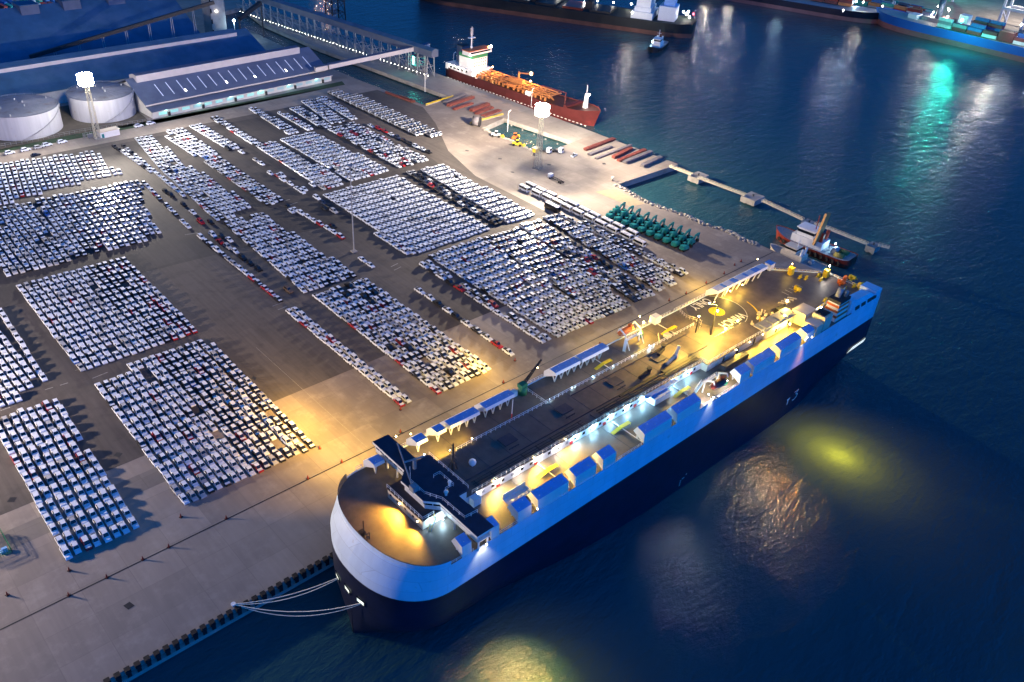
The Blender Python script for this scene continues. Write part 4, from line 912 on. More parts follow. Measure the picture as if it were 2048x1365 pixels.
def lifeboat(x, y, z, col, label):
    t = thing('lifeboat', label, 'lifeboat', (x,y,z), 0, 'lifeboats hung from the davits'); b = MB(); n = 14; ks = 9; vs = []; fs = []
    for i in range(n+1):
        u = -1+2*i/n; w = max(.02,(1-abs(u)**2.6))**.6
        for k in range(ks): a = 2*pi*k/ks; vs.append((u*3.6, 1.3*w*cos(a), .1+(1.15 if sin(a) > 0 else 1.25)*w*sin(a)))
    for i in range(n):
        for k in range(ks): fs.append((i*ks+k,(i+1)*ks+k,(i+1)*ks+(k+1)%ks,i*ks+(k+1)%ks))
    b.add(vs, fs, 0, True); part(b, 'hull', [col], t)
    b = MB(); b.prism([(1.3,-.55),(2.3,-.45),(2.3,.45),(1.3,.55)],1.0,1.75); part(b, 'cockpit', [col], t)
    b = MB(); b.bar((-3.3,-.95,.15),(0,-1.34,.1),.08,.16); b.bar((0,-1.34,.1),(3.3,-.9,.15),.08,.16); b.bar((-3.3,.95,.15),(0,1.34,.1),.08,.16); b.bar((0,1.34,.1),(3.3,.9,.15),.08,.16); part(b, 'fender', [M['cream']], t)
lifeboat(176.4,95.6,29.2,M['maroon'],'dark red lifeboat in its davits on the seaward side of the carrier')
lifeboat(175.9,129.6,29.3,M['orange'],'bright orange lifeboat in its davits on the quay side of the carrier')
# quarter ramp landed on the quay
mb = MB(); mb.hexa([(198,131.0,1.6),(212,131.0,1.6),(210,147,.05),(200,147,.05)],[(198,131.0,2.1),(212,131.0,2.1),(210,147,.25),(200,147,.25)],0)
# lamps ------------------------------------------------------------------------------------------------
LAMPS = 0
def deck_lamp(p, r, key, e, col, kind='POINT', aim=None, cone=100, blend=.8, post=0.0):
    r = r*.5+.03; b = MB(); b.ball(p, r, 0, 8, 5)
    if post: b.bar((p[0],p[1],p[2]-post),(p[0],p[1],p[2]-r),.12,.12,1)
    part(b, 'deck_lamp', [M[key], M['dark']], ship, True)
    q = Vector(p)
    if aim: q = q+(Vector(aim)-q).normalized()*(r+.15)
    else: q = q+Vector((0,0,-(r+.12)))
    light(kind, q, e, col, aim=aim, cone=cone, blend=blend, rad=.25, par=ship)
# ---------------------------------------------------------------- light masts, tanks, sheds
def flood_mast(x, y, h, label, on=True, rz=0.0):
    t = thing('floodlight_mast', label, 'light mast', (x,y,0), rz)
    b = MB(); c = [(-1,-1),(1,-1),(1,1),(-1,1)]; w0, w1 = 1.3, .8
    b.box(-2,2,-2,2,0,.5,1)
    for i in range(4):
        sx, sy = c[i]; b.bar((sx*w0,sy*w0,.4),(sx*w1,sy*w1,h-1.5),.22)
        nx, ny = c[(i+1)%4]; N = 10
        for k in range(N):
            u = k/N; v = (k+1)/N; a = w0+(w1-w0)*u; d = w0+(w1-w0)*v; z0 = .5+(h-2)*u; z1 = .5+(h-2)*v
            b.bar((sx*a,sy*a,z0),(nx*d,ny*d,z1),.1); b.bar((nx*a,ny*a,z0),(sx*d,sy*d,z1),.1); b.bar((sx*d,sy*d,z1),(nx*d,ny*d,z1),.1)
    part(b, 'tower', [M['lattice'], M['concrete']], t)
    b = MB(); b.box(-2.6,2.6,-2.6,2.6,h-1.6,h-1.4); b.rails([(-2.6,-2.6,h-1.4),(2.6,-2.6,h-1.4),(2.6,2.6,h-1.4),(-2.6,2.6,h-1.4),(-2.6,-2.6,h-1.4)],1.1,1.3,.1); part(b, 'gallery', [M['lattice']], t)
    b = MB()
    for z in (h-.7,h+.7,h+2.1,h+3.4):  # lamp tiers built oversize so the white-hot head stands in for glare
        for i in range(12):
            a = 2*pi*i/12; b.tube((2.8*cos(a),2.8*sin(a),z),(3.4*cos(a),3.4*sin(a),z-.3),.58,8)
    for z in (h+.1,h+2.8): b.box(-2.6,2.6,-.12,.12,z,z+.15); b.box(-.12,.12,-2.6,2.6,z,z+.15)
    part(b, 'floodlight', [M['flood'] if on else M['grey']], t); return t
flood_mast(132.0,446.9,29,'lit lattice floodlight mast beside the two storage tanks'); flood_mast(295.4,289.7,29.5,'lit lattice floodlight mast on the pale quay by the small basin',True,.3)
m3 = (-52,262); flood_mast(m3[0],m3[1],30,'lit floodlight mast beyond the left edge of the car park',True,.2)
t = thing('slim_mast', 'slim unlit mast standing among the parked cars', 'mast', (168.3,266.9,0)); b = MB(); b.tube((0,0,0),(0,0,38),.32,8,0,.14); part(b,'pole',[M['grey']],t)
b = MB(); b.box(-1.1,1.1,-1.1,1.1,0,.5); part(b,'footing',[M['concrete']],t); b = MB(); b.tube((0,0,37.2),(0,0,37.9),1.1,10); part(b,'lamp_ring',[M['grey']],t)

def tank(x, y, r, h, label):
    t = thing('storage_tank', label, 'storage tank', (x,y,0), 0, 'storage tanks by the warehouse'); b = MB(); b.tube((0,0,0),(0,0,h),r,56,0,None,False)
    for k in range(1,4): b.tube((0,0,h*k/4-.06),(0,0,h*k/4+.06),r+.04,56,0,None,False)
    part(b,'shell',[M['tank']],t)
    b = MB(); n = 48; b.add([(r*1.01*cos(2*pi*i/n),r*1.01*sin(2*pi*i/n),h) for i in range(n)]+[(0,0,h+1.5)], [(i,(i+1)%n,n) for i in range(n)], 0, True)
    for i in range(24): a = 2*pi*i/24; b.bar((r*.98*cos(a),r*.98*sin(a),h+.06),(1,0,h+1.5),.1,.12)
    part(b,'roof',[M['tankroof']],t)
    b = MB()
    for a, q in ((.3,.85),(2.2,.8),(4.2,.9),(5.0,.3),(0,.12),(1.5,.4),(3.4,.5)): b.tube((r*q*cos(a),r*q*sin(a),h),(r*q*cos(a),r*q*sin(a),h+1.5*(1-q)+.9),.35,8)
    part(b,'roof_vent',[M['wall']],t)
    b = MB(); N = 22
    for k in range(N):
        a0, a1 = -1.9+k*.07, -1.9+(k+1)*.07; b.bar((r*1.03*cos(a0),r*1.03*sin(a0),.3+k*h/N),(r*1.03*cos(a1),r*1.03*sin(a1),.3+(k+1)*h/N),.5,.12)
    part(b,'stairway',[M['grey']],t)
    b = MB(); b.rails([(r*.985*cos(2*pi*i/28),r*.985*sin(2*pi*i/28),h+.05) for i in range(29)],.9,3.2,.09); part(b,'roof_rail',[M['grey']],t)
tank(107,480,18.2,12,'white storage tank cut by the left edge, with rust below its rim'); tank(148.5,482.5,16.5,12,'white storage tank behind the floodlight mast, with faded dark stains')
RZ = R(4.7)
def WL(px, py, z): g = G(px,py,z); dx, dy = g[0]-166.1, g[1]-459.7; return (dx*cos(RZ)+dy*sin(RZ), -dx*sin(RZ)+dy*cos(RZ))
WB = (166.1,459.7,0)
w1 = thing('front_warehouse', 'long grey warehouse with skylight streaks and a raised ridge, beside the car park', 'warehouse', WB, RZ)
L1 = 120.5
b = MB(); b.prof([(.6,0),(46,0),(46,6.2),(23.5,15.0),(6,5.0),(.6,3.4)], .4, L1-.4, 0); part(b,'wall',[M['wall']],w1)
b = MB(); b.prof([(-.5,3.35),(6.6,4.9),(6.6,5.15),(-.5,3.75)], 0, L1, 0, [0,0,0,1]); part(b,'lean_to_roof',[M['steelroof'],M['fascia']],w1)
b = MB(); b.prof([(4.9,5.8),(24.3,15.6),(46.8,6.2),(46.8,6.6),(24.3,16.0),(4.9,6.4)], -.6, L1+.6, 0, [0,0,0,0,0,1]); part(b,'roof',[M['steelroof'],M['fascia']],w1)
b = MB(); b.prof([(20.5,13.9),(29,13.9),(29,16.6),(24.6,18.2),(20.5,17.9)], 4, L1-9, 0, [0,0,1,1,0]); part(b,'ridge_monitor',[M['fascia'],M['steelroof']],w1)
sk = emis('skylight_strip', (.75,.8,.9), .22)  # light from inside put into the panes as a faint glow
for i in range(16):
    x = 12+i*6.6; b = MB(); b.hexa([(x,8.8,8.2),(x+.4,8.8,8.2),(x+.4,17.5,12.5),(x,17.5,12.5)],[(x,8.8,8.42),(x+.4,8.8,8.42),(x+.4,17.5,12.72),(x,17.5,12.72)]); part(b,'skylight',[sk],w1)
for i, x in enumerate((26,52,71,93)):
    b = MB(); 
    for k in range(3): b.box(x+.05,x+.45,9+k*.6,9.4+k*.6,8.48+k*.3,8.68+k*.3)
    part(b,'skylight_lamp',[M['lampW']],w1)
doorm = [emis('lit_doorway', (.35,.75,.7), .14), emis('dim_doorway', (.3,.45,.5), .07)]
for i in range(17):
    x = 4+i*6.9; b = MB(); b.box(x,x+4.6,.52,.62,1.2,2.9); part(b,'doorway',[doorm[rnd.random() < .45]],w1)
    if i%3 == 0: b = MB(); b.box(x+5.2,x+6.3,-.4,.5,.1,2.2); part(b,'door_screen',[M['dark']],w1)
w2 = thing('middle_warehouse', 'long dark blue-grey warehouse roof behind the storage tanks', 'warehouse', WB, RZ)
b = MB(); b.prof([(53,0),(96,0),(96,7.5),(76,17.5),(53,7.5)], -190, 107, 0); part(b,'wall',[M['wall']],w2)
b = MB(); b.prof([(52,7.4),(76,18.2),(97,7.6),(97,7.9),(76,18.6),(52,7.8)], -191, 108.4, 0); part(b,'roof',[M['roofdark']],w2)
b = MB(); b.prof([(70.5,15.6),(80,15.6),(80,18.4),(75,20.0),(70.5,18.2)], -190, 98, 0, [0,0,1,1,0]); part(b,'ridge_monitor',[M['fascia'],M['roofdark']],w2)
w3 = thing('rear_warehouse', 'huge dark blue warehouse roof with ridge vents, farthest back', 'warehouse', WB, RZ)
b = MB(); b.prof([(108,0),(182,0),(182,9),(145,31),(108,9)], -190, 92, 0); part(b,'wall',[M['wall']],w3)
b = MB(); b.prof([(106.5,8.6),(145,31.4),(183.5,8.6),(183.5,9),(145,31.9),(106.5,9.1)], -190, 93, 0); part(b,'roof',[M['roofdark']],w3)
for px in (48,153,268,372):
    x, y = WL(px,14,31); b = MB(); b.box(x-5.5,x+5.5,138.5,150,28.0,33.6,0); b.box(x-5.9,x+5.9,138,150.5,33.6,34,1); part(b,'ridge_vent',[M['steelroof'],M['roofdark']],w3)
b = MB(); b.box(-120,70,99.5,101.5,.1,.4); part(b,'lit_walkway',[emis('walkway_glow', (.3,.65,.9), .35)],w3)  # lit walkway between the warehouses, its light put in as a glowing strip
cv = thing('inclined_conveyor', 'dark conveyor climbing across the rear warehouse to a tower', 'conveyor', WB, RZ)
p0 = (*WL(60,118,11),12); p1 = (*WL(428,5,36),36); b = MB(); b.bar(p0,p1,2.2,2.0); part(b,'gallery',[M['dark']],cv)
for k in range(1,8):
    q = Vector(p0).lerp(Vector(p1),k/8); b = MB(); z = 9 if q.y > 104 else .3
    b.bar((q.x-1,q.y,z),(q.x-.5,q.y,q.z-1),.3); b.bar((q.x+1,q.y,z),(q.x+.5,q.y,q.z-1),.3); part(b,'trestle',[M['grey']],cv)
x, y = WL(437,60,8); tw = thing('transfer_tower', 'grey concrete conveyor tower with a bright cold lamp at its foot', 'tower', WB, RZ)
b = MB(); b.box(x-5.5,x+5.5,y-2,y+9,0,44); part(b,'shaft',[M['concrete']],tw); b = MB(); b.box(x-8,x+8,y-4,y+11,44,48); part(b,'head_house',[M['steelroof']],tw)
b = MB()
for k in range(5): b.box(x-5.6,x-4.6,y-2.06,y-1.94,6+k*7,9+k*7)
part(b,'window',[M['glass']],tw)
lx, ly = x+11, y-3; b = MB(); b.bar((lx,ly,0),(lx,ly,13),.4,.4,1); b.ball((lx,ly,13.5),.9,0,8,5); part(b,'lamp_post',[M['lampB'],M['grey']],tw)
TLAMP = Matrix.Rotation(RZ,3,'Z')@Vector((lx,ly,12.0))+Vector(WB)
b = MB(); b.box(x-5.52,x+5.5,y-2.1,y-2.02,20,20.9); 
b = MB(); b.ball((x-1,y-2.4,21),.6,0,8,5); part(b,'wall_lamp',[M['lampW']],tw)
c2 = thing('truss_conveyor', 'dark lattice conveyor bridge from the tower to the jetty gallery', 'conveyor', (0,0,0)); a = Vector(G3(478,38,18)); q = Vector(G3(521,6,24)); b = MB(); b.bar(a,q,2.6,2.4); part(b,'gallery',[M['dark']],c2)
b = MB(); b.bar((a.x,a.y,0),a,.8); b.bar((q.x,q.y,-3),q,.8); part(b,'trestle',[M['dark']],c2)

# ---------------------------------------------------------------- jetty gallery, crossing conveyor, loader
jg = thing('jetty_gallery', 'long grey conveyor gallery on tall trestles running down the jetty', 'conveyor', (338,520,0))
A = Vector((345.5,440,0)); B = Vector((322,655,0)); d = (B-A); LJ = d.length; ang = math.atan2(d.y,d.x); jg.location = A; jg.rotation_euler = (0,0,ang)
b = MB(); b.prof([(-3,14),(3,14),(3,18),(0,19.2),(-3,18)], 0, LJ, 0); part(b,'gallery_wall',[M['steelroof']],jg)
b = MB(); b.prof([(3.25,18),(3.25,18.2),(0,19.5),(-3.25,18.2),(-3.25,18),(0,19.25)], -.3, LJ+.3, 0); part(b,'roof',[M['roofdark']],jg)
for i in range(24):
    x = 4+i*LJ/24; b = MB()
    for s in (-3.4,3.4): b.bar((x,s,0),(x,s*.85,14),.5); b.bar((x,s,7),(x+LJ/24,s,7),.25); b.bar((x,s,0),(x+LJ/24,s,7),.22)
    b.bar((x,-3.4,.5),(x,3.2,13),.3); b.bar((x,-3.4,7),(x,3.4,7),.3); part(b,'trestle',[M['grey']],jg)
b = MB()
for i in range(60): b.ball((2+i*LJ/60,4.2,2.4),.13 if i%3 else .2,0,6,4)
part(b,'walkway_lamp',[M['lampW']],jg)
cc = thing('crossing_conveyor', 'straight pale conveyor bridge running from the warehouse end across to the jetty', 'conveyor', (0,0,0))
a = Vector(G3(630,139,9)); q = Vector(G3(858,91,17)); 
b = MB(); b.bar(a,q,3.0,2.6); part(b,'gallery',[M['fascia']],cc); b = MB(); b.bar(a+Vector((0,0,1.4)),q+Vector((0,0,1.4)),3.3,.25); part(b,'roof',[M['steelroof']],cc)
for t_ in (.1,.86):
    p = a.lerp(q,t_); b = MB(); b.bar(p+Vector((-.3,0,0)),p+Vector((.9,0,.1)),3.2,3.0); part(b,'joint_cover',[M['dark']],cc)
p = a.lerp(q,.9); b = MB()
for sx in (-4,4):
    for sy in (-4,4): b.bar((p.x+sx,p.y+sy,-2),(p.x+sx*.8,p.y+sy*.8,p.z-1),.45)
for k in range(5):
    z = 2+k*3; b.box(p.x-4,p.x+4,p.y-4,p.y+4,z,z+.2) if k%2 else b.rails([(p.x-4,p.y-4,z),(p.x+4,p.y-4,z),(p.x+4,p.y+4,z),(p.x-4,p.y+4,z),(p.x-4,p.y-4,z)],1.0,3,.2)
part(b,'stair_tower',[M['grey']],cc)
b = MB(); b.box(p.x-4.3,p.x-4.1,p.y-1,p.y+.5,6,11); part(b,'lit_stair',[M['lampG']],cc)
sl = thing('ship_loader', 'tall dark ship loader tower at the far end of the jetty', 'crane', (*G(672,48,-1),0)); b = MB()
for sx in (-6,6):
    for sy in (-5,5): b.bar((sx,sy,-1),(sx*.8,sy*.8,38),.9)
for z in (8,16,24,32):
    for sx in (-6,6): b.bar((sx*.9,-5,z),(sx*.9,5,z),.5); b.bar((sx,-5,z-8),(sx,5,z),.35)
    for sy in (-5,5): b.bar((-6,sy,z),(6,sy,z),.5); b.bar((-6,sy,z-8),(6,sy,z),.35)
part(b,'portal',[M['dark']],sl); b = MB(); b.box(-7,7,-6,6,34,42); part(b,'machinery_house',[M['grey']],sl); b = MB(); b.bar((0,0,40),(-6,46,48),2,2); part(b,'boom',[M['dark']],sl)

# ---------------------------------------------------------------- berthing walkway with dolphins
def dolphin(x, y, w, d, label):
    t = thing('mooring_dolphin', label, 'pier', (x,y,0), R(2), 'concrete mooring dolphins'); b = MB(); b.box(-w,w,-d,d,-2.2,.6); part(b,'cap',[M['concrete']],t)
    for sx in (-.6,.6):
        for sy in (-.6,.6): b = MB(); b.tube((sx*w,sy*d,-8),(sx*w,sy*d,-2.2),.6,8); part(b,'pile',[M['concrete']],t)
    b = MB(); b.tube((0,0,.6),(0,0,1.3),.35,8); b.tube((0,0,1.3),(0,0,1.5),.55,8); part(b,'bollard',[M['dark']],t)
for px, py, w, d, l in ((1397,352,4.6,3.4,'square concrete dolphin nearest the quay end of the walkway'),(1506,394,4.8,4,'largest concrete dolphin, second along the walkway'),(1618,446,3.0,2.6,'small concrete dolphin behind the moored tugs'),(1747,491,3.0,2.2,'small concrete dolphin at the outer end of the walkway')):
    g = G(px,py,.3); dolphin(g[0],g[1],w,d,l)
wk = thing('walkway', 'yellow steel walkway stepping from dolphin to dolphin', 'walkway', (358,200,0)); pts = [G3(1340,334,1.2),G3(1383,351,1.2),G3(1397,357,1.2),G3(1490,392,1.2),G3(1525,403,1.2),G3(1606,441,1.2),G3(1630,448,1.2),G3(1735,490,1.2),G3(1757,492,1.2),G3(1778,497,1.2)]
for p, q in zip(pts[0::2], pts[1::2]):
    b = MB(); p = Vector(p); q = Vector(q); n = (q-p).normalized(); s = Vector((-n.y,n.x,0))*.8
    b.hexa([p-s,q-s,q+s,p+s][::-1],[x+Vector((0,0,.15)) for x in (p-s,q-s,q+s,p+s)][::-1]); b.rails([p-s,q-s],1.1,1.8,.14); b.rails([p+s,q+s],1.1,1.8,.14); part(b,'span',[M['yellow'] if 0 else M['lattice']],wk,True)

# ---------------------------------------------------------------- railings round the basins and quay furniture
def fence(p, q, label, name='basin_railing'):
    t = thing(name, label, 'railing', p); b = MB(); a = Vector(p); c = Vector(q); n = int((c-a).length/.8)
    for i in range(n+1): x = a.lerp(c,i/n); b.bar(x,x+Vector((0,0,1.2)),.16)
    b.bar(a+Vector((0,0,1.2)),c+Vector((0,0,1.2)),.14); b.bar(a+Vector((0,0,.6)),c+Vector((0,0,.6)),.12); part(b,'bars',[M['yellow']],t,True)
    b = MB(); b.bar(a+Vector((0,0,-.3)),c+Vector((0,0,-.3)),.6,1.2); part(b,'kerb',[M['concrete']],t,True)
fence(G3(940,249,0),G3(1006,231,0),'yellow railing on the inland edge of the small basin'); fence(G3(852,212,0),G3(906,195,0),'yellow railing at the end of the long inner dock')
for i in range(27):
    x = 17.5+i*2.15
    if i == 0:
        fp = thing('quay_fender', 'black rubber fender on the quay edge, first from the bottom edge of the photo', 'fender', (x,133.0,0), 0, 'black fenders along the quay edge'); b = MB(); b.box(-.6,.6,-.75,.5,-.5,.55); part(b,'block',[M['rubber']],fp)
        b = MB(); b.box(-.45,.45,-.95,-.75,-2.2,.3); part(b,'pad',[M['rubber']],fp)
    else: dup(fp,(x,133.0,0),0,f'black rubber fender on the quay edge, {nth(i)} towards the bow' if i < 26 else 'black rubber fender on the quay edge, nearest the bow')
ledge = thing('quay_ledge', 'low dark concrete ledge under the quay edge near the bow', 'ledge', (0,132.5,0)); b = MB(); b.box(-300,316,132.0,133.28,-2.6,-1.5); part(b,'beam',[M['concrete']],ledge,True)
bo = thing('quay_bollard', 'quay bollard holding the four bow ropes', 'bollard', (47.1,134.1,0)); b = MB(); b.tube((0,0,0),(0,0,.7),.35,10); part(b,'post',[M['white']],bo); b = MB(); b.tube((0,0,.7),(0,0,.9),.6,10); part(b,'cap',[M['white']],bo)
def rope(p, q, sag, label):
    b = MB(); P = Vector(p); Q = Vector(q); n = 14; pr = None
    for i in range(n+1):
        u = i/n; x = P.lerp(Q,u)-Vector((0,0,sag*4*u*(1-u)))
        if pr is not None: b.tube(pr,x,.1,6,0,None,False)
        pr = x
    o = b.build('mooring_rope', [M['rope']], None, p); tag(o,label,'rope','bow ropes of the carrier')
for k, (i, dx, dz, sag) in enumerate(((0,-.2,-.9,1.6),(0,.9,-1.3,2.6),(2,-.7,-.9,2.8),(2,1.0,-1.2,4.2))):
    p = bowpts[i]+Vector((-.1,-.1 if i else 0,dz+.5)); rope((47.1,134.1,.75),p,sag,'pale mooring rope from the bollard to the bow, '+('topmost','second from top','third from top','lowest')[k])
cones = [(138,1192),(214,1156),(286,1120),(338,1095),(453,1038),(15,1191),(139,1142),(616,958),(684,925),(801,865),(1007,766),(801,820),(362,1035),(1372,588),(1338,602),(1469,531),(1482,524),(1448,548),(1412,567),(1199,690),(1030,722),(640,898)]
cp = None; cd = ['first on the rail line from the left edge','second on the rail line','third on the rail line','fourth on the rail line','fifth on the rail line, below the block by the bow','alone near the left edge','at the quay corner of the corner block','on the rail line left of the bridge wing','just left of the wing tip','above the short hoods','above the provision crane','at the end of the two-lane file','at the corner of the block beside the bow','beyond the lettering deck','on the rail line near ONLY','first of three by the hut','second of three by the hut','third of three by the hut','on the rail line beyond the white hoods','in the shade by the ramp','at the end of the pickup file','by the right corner of the block beside the bow']
for i, (px, py) in enumerate(cones):
    g = G(px,py); lab = 'small dark red cone '+cd[i]
    if cp is None:
        cp = thing('traffic_cone', lab, 'cone', (g[0],g[1],.02), 0, 'cones on the quay'); b = MB(); b.box(-.4,.4,-.4,.4,0,.08); part(b,'base',[M['rubber']],cp); b = MB(); b.tube((0,0,.08),(0,0,1.25),.28,8,0,.08); part(b,'cone',[M['maroon']],cp)
    else: dup(cp,(g[0],g[1],.02),rnd.random(),lab)
# stacks of bars
def bundle(p, q, w, h, m, label, grp, ends=True):
    a = Vector(G3(*p,0)); c = Vector(G3(*q,0)); d = c-a; t = thing('bar_stack', label, 'steel stack', a, math.atan2(d.y,d.x), grp); L = d.length
    b = MB(); k = int(w/.42)
    for j in range(int(h/.36)):
        for i in range(k):
            e = rnd.uniform(-.5,.5); y = -w/2+(i+.5)*w/k; b.box(e,L+e+rnd.uniform(-.3,.3),y-.17,y+.17,.22+j*.36,.22+j*.36+.3)
    part(b,'bars',[m],t)
    for x in (.12,.5,.88): b = MB(); b.box(L*x-.12,L*x+.12,-w/2-.1,w/2+.1,.02,.2); part(b,'bearer',[M['dark']],t)
for i, (p, q, w, h, m) in enumerate((((890,207),(930,190),2.4,1.3,'rustdark'),((896,214),(946,197),2.6,1.6,'rusty'),((908,221),(945,209),2.0,1.2,'rusty'),((942,224),(977,211),3.0,1.6,'rusty'),((952,230),(985,217),2.4,1.2,'rusty'),((966,234),(1000,222),3.2,.9,'rusty'))):
    bundle(p,q,w,h,M[m],('dark','long red','bright short red','wide red','slim red','low flat red')[i]+' stack of steel bars between the two docks','bar stacks between the docks')
for i, (p, q, w, h, m) in enumerate((((1170,302),(1228,280),2.8,1.4,'rusty'),((1178,312),(1222,296),2.2,1.2,'rustdark'),((1192,319),(1262,292),1.8,1.0,'rustdark'),((1226,318),(1262,300),2.4,1.5,'rusty'),((1237,324),(1290,302),2.4,1.4,'rusty'),((1249,328),(1302,307),2.6,1.5,'rustdark'),((1284,335),(1322,318),2.6,1.5,'rustdark'))):
    bundle(p,q,w,h,M[m],('brown stack','short dark stack','long thin dark stack','red-ended stack','long red stack','dark stack beside the red ones','dark stack nearest the quay end')[i]+' of steel billets by the outer quay edge','billet stacks by the outer quay')
for i, (p, q, w) in enumerate((((772,187),(822,205),1.6),((800,196),(828,206),2.6))): bundle(p,q,w,1.2,M['rusty'],('long','short')[i]+' pale red pipe bundle by the inner dock','pipe bundles by the inner dock')
# basin-side plant
def loader(px, py, rz, c, label):
    g = G(px,py); t = thing('wheel_loader', label, 'loader', (g[0],g[1],0), rz); b = MB(); b.prism([(-2.6,-1),(.3,-1.1),(2.2,-.8),(2.2,.8),(.3,1.1),(-2.6,1)],.8,1.9); part(b,'body',[c],t)
    b = MB(); b.hexa([(-.6,-.8,1.9),(.9,-.8,1.9),(.9,.8,1.9),(-.6,.8,1.9)],[(-.5,-.7,3.2),(.7,-.7,3.2),(.7,.7,3.2),(-.5,.7,3.2)]); part(b,'cab',[M['glass']],t); b = MB(); b.box(-.7,.9,-.85,.85,3.2,3.35); part(b,'cab_roof',[c],t)
    for x in (-1.7,1.7):
        for s in (-1,1): b = MB(); b.tube((x,s*.8,.75),(x,s*1.35,.75),.75,10); part(b,'wheel',[M['rubber']],t)
    b = MB(); b.bar((1.5,-.6,1.3),(3.8,-.6,.7),.25); b.bar((1.5,.6,1.3),(3.8,.6,.7),.25); b.hexa([(3.6,-1.4,.1),(4.7,-1.4,.1),(4.7,1.4,.1),(3.6,1.4,.1)],[(3.6,-1.4,1.4),(4.2,-1.4,.9),(4.2,1.4,.9),(3.6,1.4,1.4)]); part(b,'bucket',[M['yellow']],t)
loader(992,274,-.9,M['white'],'white wheel loader with yellow bucket, beside the basin bank'); loader(1034,292,-.9,M['yellow'],'yellow wheel loader beside the basin bank'); loader(1030,278,.5,M['orange'],'orange loader down on the basin bank')
g = G(953,252); t = thing('cable_drum', 'big dark drum lying by the corner of the small basin', 'drum', (g[0],g[1],0), .6); b = MB(); b.tube((0,-2,2.6),(0,2,2.6),2.6,18); part(b,'barrel',[M['rustdark']],t)
for y in (-2,2): b = MB(); b.tube((0,y-.15,2.6),(0,y+.15,2.6),2.9,18); part(b,'flange',[M['dark']],t)
for i, (px, py, l) in enumerate(((1092,306,'left'),(1116,306,'right'))):
    g = G(px,py); t = thing('road_tractor', f'white tractor unit by the mast foot, {l} of the two', 'lorry', (g[0],g[1],0), R(-75), 'tractor units by the mast'); b = MB(); b.box(.6,2.8,-1.2,1.2,.7,3.3); part(b,'cab',[CAR['white']],t); b = MB(); b.box(2.78,2.86,-1.05,1.05,1.9,3.0); part(b,'windscreen',[M['glass']],t); b = MB(); b.box(-3.2,.5,-.8,.8,.6,1.0); part(b,'chassis',[M['dark']],t)
    for x in (-2.4,1.8):
        for s in (-1,1): b = MB(); b.tube((x,s*.7,.5),(x,s*1.15,.5),.5,9); part(b,'wheel',[M['rubber']],t)
place_car('pickup','white',G3(1148,313,.02),.3,'white pickup alone behind the tractor units','small vehicles on the pale quay')
g = G(1071,312); t = thing('lookout_hut', 'small yellow hut on legs at the foot of the right mast', 'hut', (g[0],g[1],0), .2); b = MB(); b.box(-1.4,1.4,-1.2,1.2,2.2,4.4); part(b,'cabin',[M['yellow']],t)
for s in ((-1,-1),(1,-1),(1,1),(-1,1)): b = MB(); b.bar((s[0]*1.5,s[1]*1.3,0),(s[0]*1.2,s[1]*1,2.2),.2); part(b,'leg',[M['lattice']],t)
b = MB(); b.box(-1.8,1.8,-1.6,1.6,4.4,4.6); part(b,'roof',[M['cream']],t)
g = G(218,272); t = thing('site_hut', 'white cabin with a teal door at the foot of the left mast', 'hut', (g[0],g[1],0), RZ); b = MB(); b.box(-5,5,-2,2,0,3.2); part(b,'wall',[M['white']],t); b = MB(); b.box(-5.3,5.3,-2.3,2.3,3.2,3.45); part(b,'roof',[M['cream']],t); b = MB(); b.box(-4.4,-3.2,-2.08,-1.98,.1,2.3); part(b,'door',[M['teal']],t)
g = G(181,275); t = thing('transformer_cage', 'open steel cage with a cabinet left of the mast foot', 'cage', (g[0],g[1],0), RZ); b = MB(); b.rails([(-3,-1.6,0),(3,-1.6,0),(3,1.6,0),(-3,1.6,0),(-3,-1.6,0)],2.2,1.2,.14); part(b,'frame',[M['grey']],t); b = MB(); b.box(-1.2,1.2,-.8,.8,0,1.7); part(b,'cabinet',[M['grey']],t)
g = G(2,1092); t = thing('fenced_pen', 'green mesh pen cut by the left edge of the photo', 'pen', (g[0],g[1],0)); b = MB(); q = [Vector(G3(*p)) for p in ((-30,1130),(25,1106),(4,1068),(-60,1095))]
b.rails(q,2.0,.5,.1,0,(.3,.65,1)); part(b,'mesh_fence',[M['green']],t,True); b = MB(); w = Vector(G3(8,1104)); b.box(w.x-.8,w.x+.8,w.y-.5,w.y+.5,0,.6); b.box(w.x-.3,w.x+.9,w.y-.2,w.y+.6,.6,1.0); part(b,'blue_bags',[M['blue']],t,True)
yf = thing('yard_fence', 'long low mesh fence along the tank yard', 'fence', (80,450,0)); b = MB(); b.rails([G3(0,296,.0),G3(160,266,0),G3(306,243,0)],1.8,2.6,.09,0,(.5,1)); part(b,'mesh',[M['grey']],yf,True)
t = thing('quay_steps', 'white fender post on the quay wall by the sandy patch', 'post', G3(1225,362,0)); b = MB(); b.tube((0,0,0),(0,0,2.2),.6,10); part(b,'post',[M['cream']],t)
for i, (px, py) in enumerate(((850,185),(907,140),(1015,262),(1062,215))):
    g = G(px,py,0); t = thing('quay_lamp_post', ('unlit lamp post by the inner dock','white lamp post on the jetty by the stern of the tanker','lamp post at the edge of the jetty','white lamp post beside the tanker')[i], 'lamp post', (g[0],g[1],0)); b = MB(); b.tube((0,0,0),(0,0,11),.16,6); part(b,'pole',[M['white']],t); b = MB(); b.bar((0,0,11),(2.2,.6,11.4),.4,.3); part(b,'lamp_head',[M['white']],t)

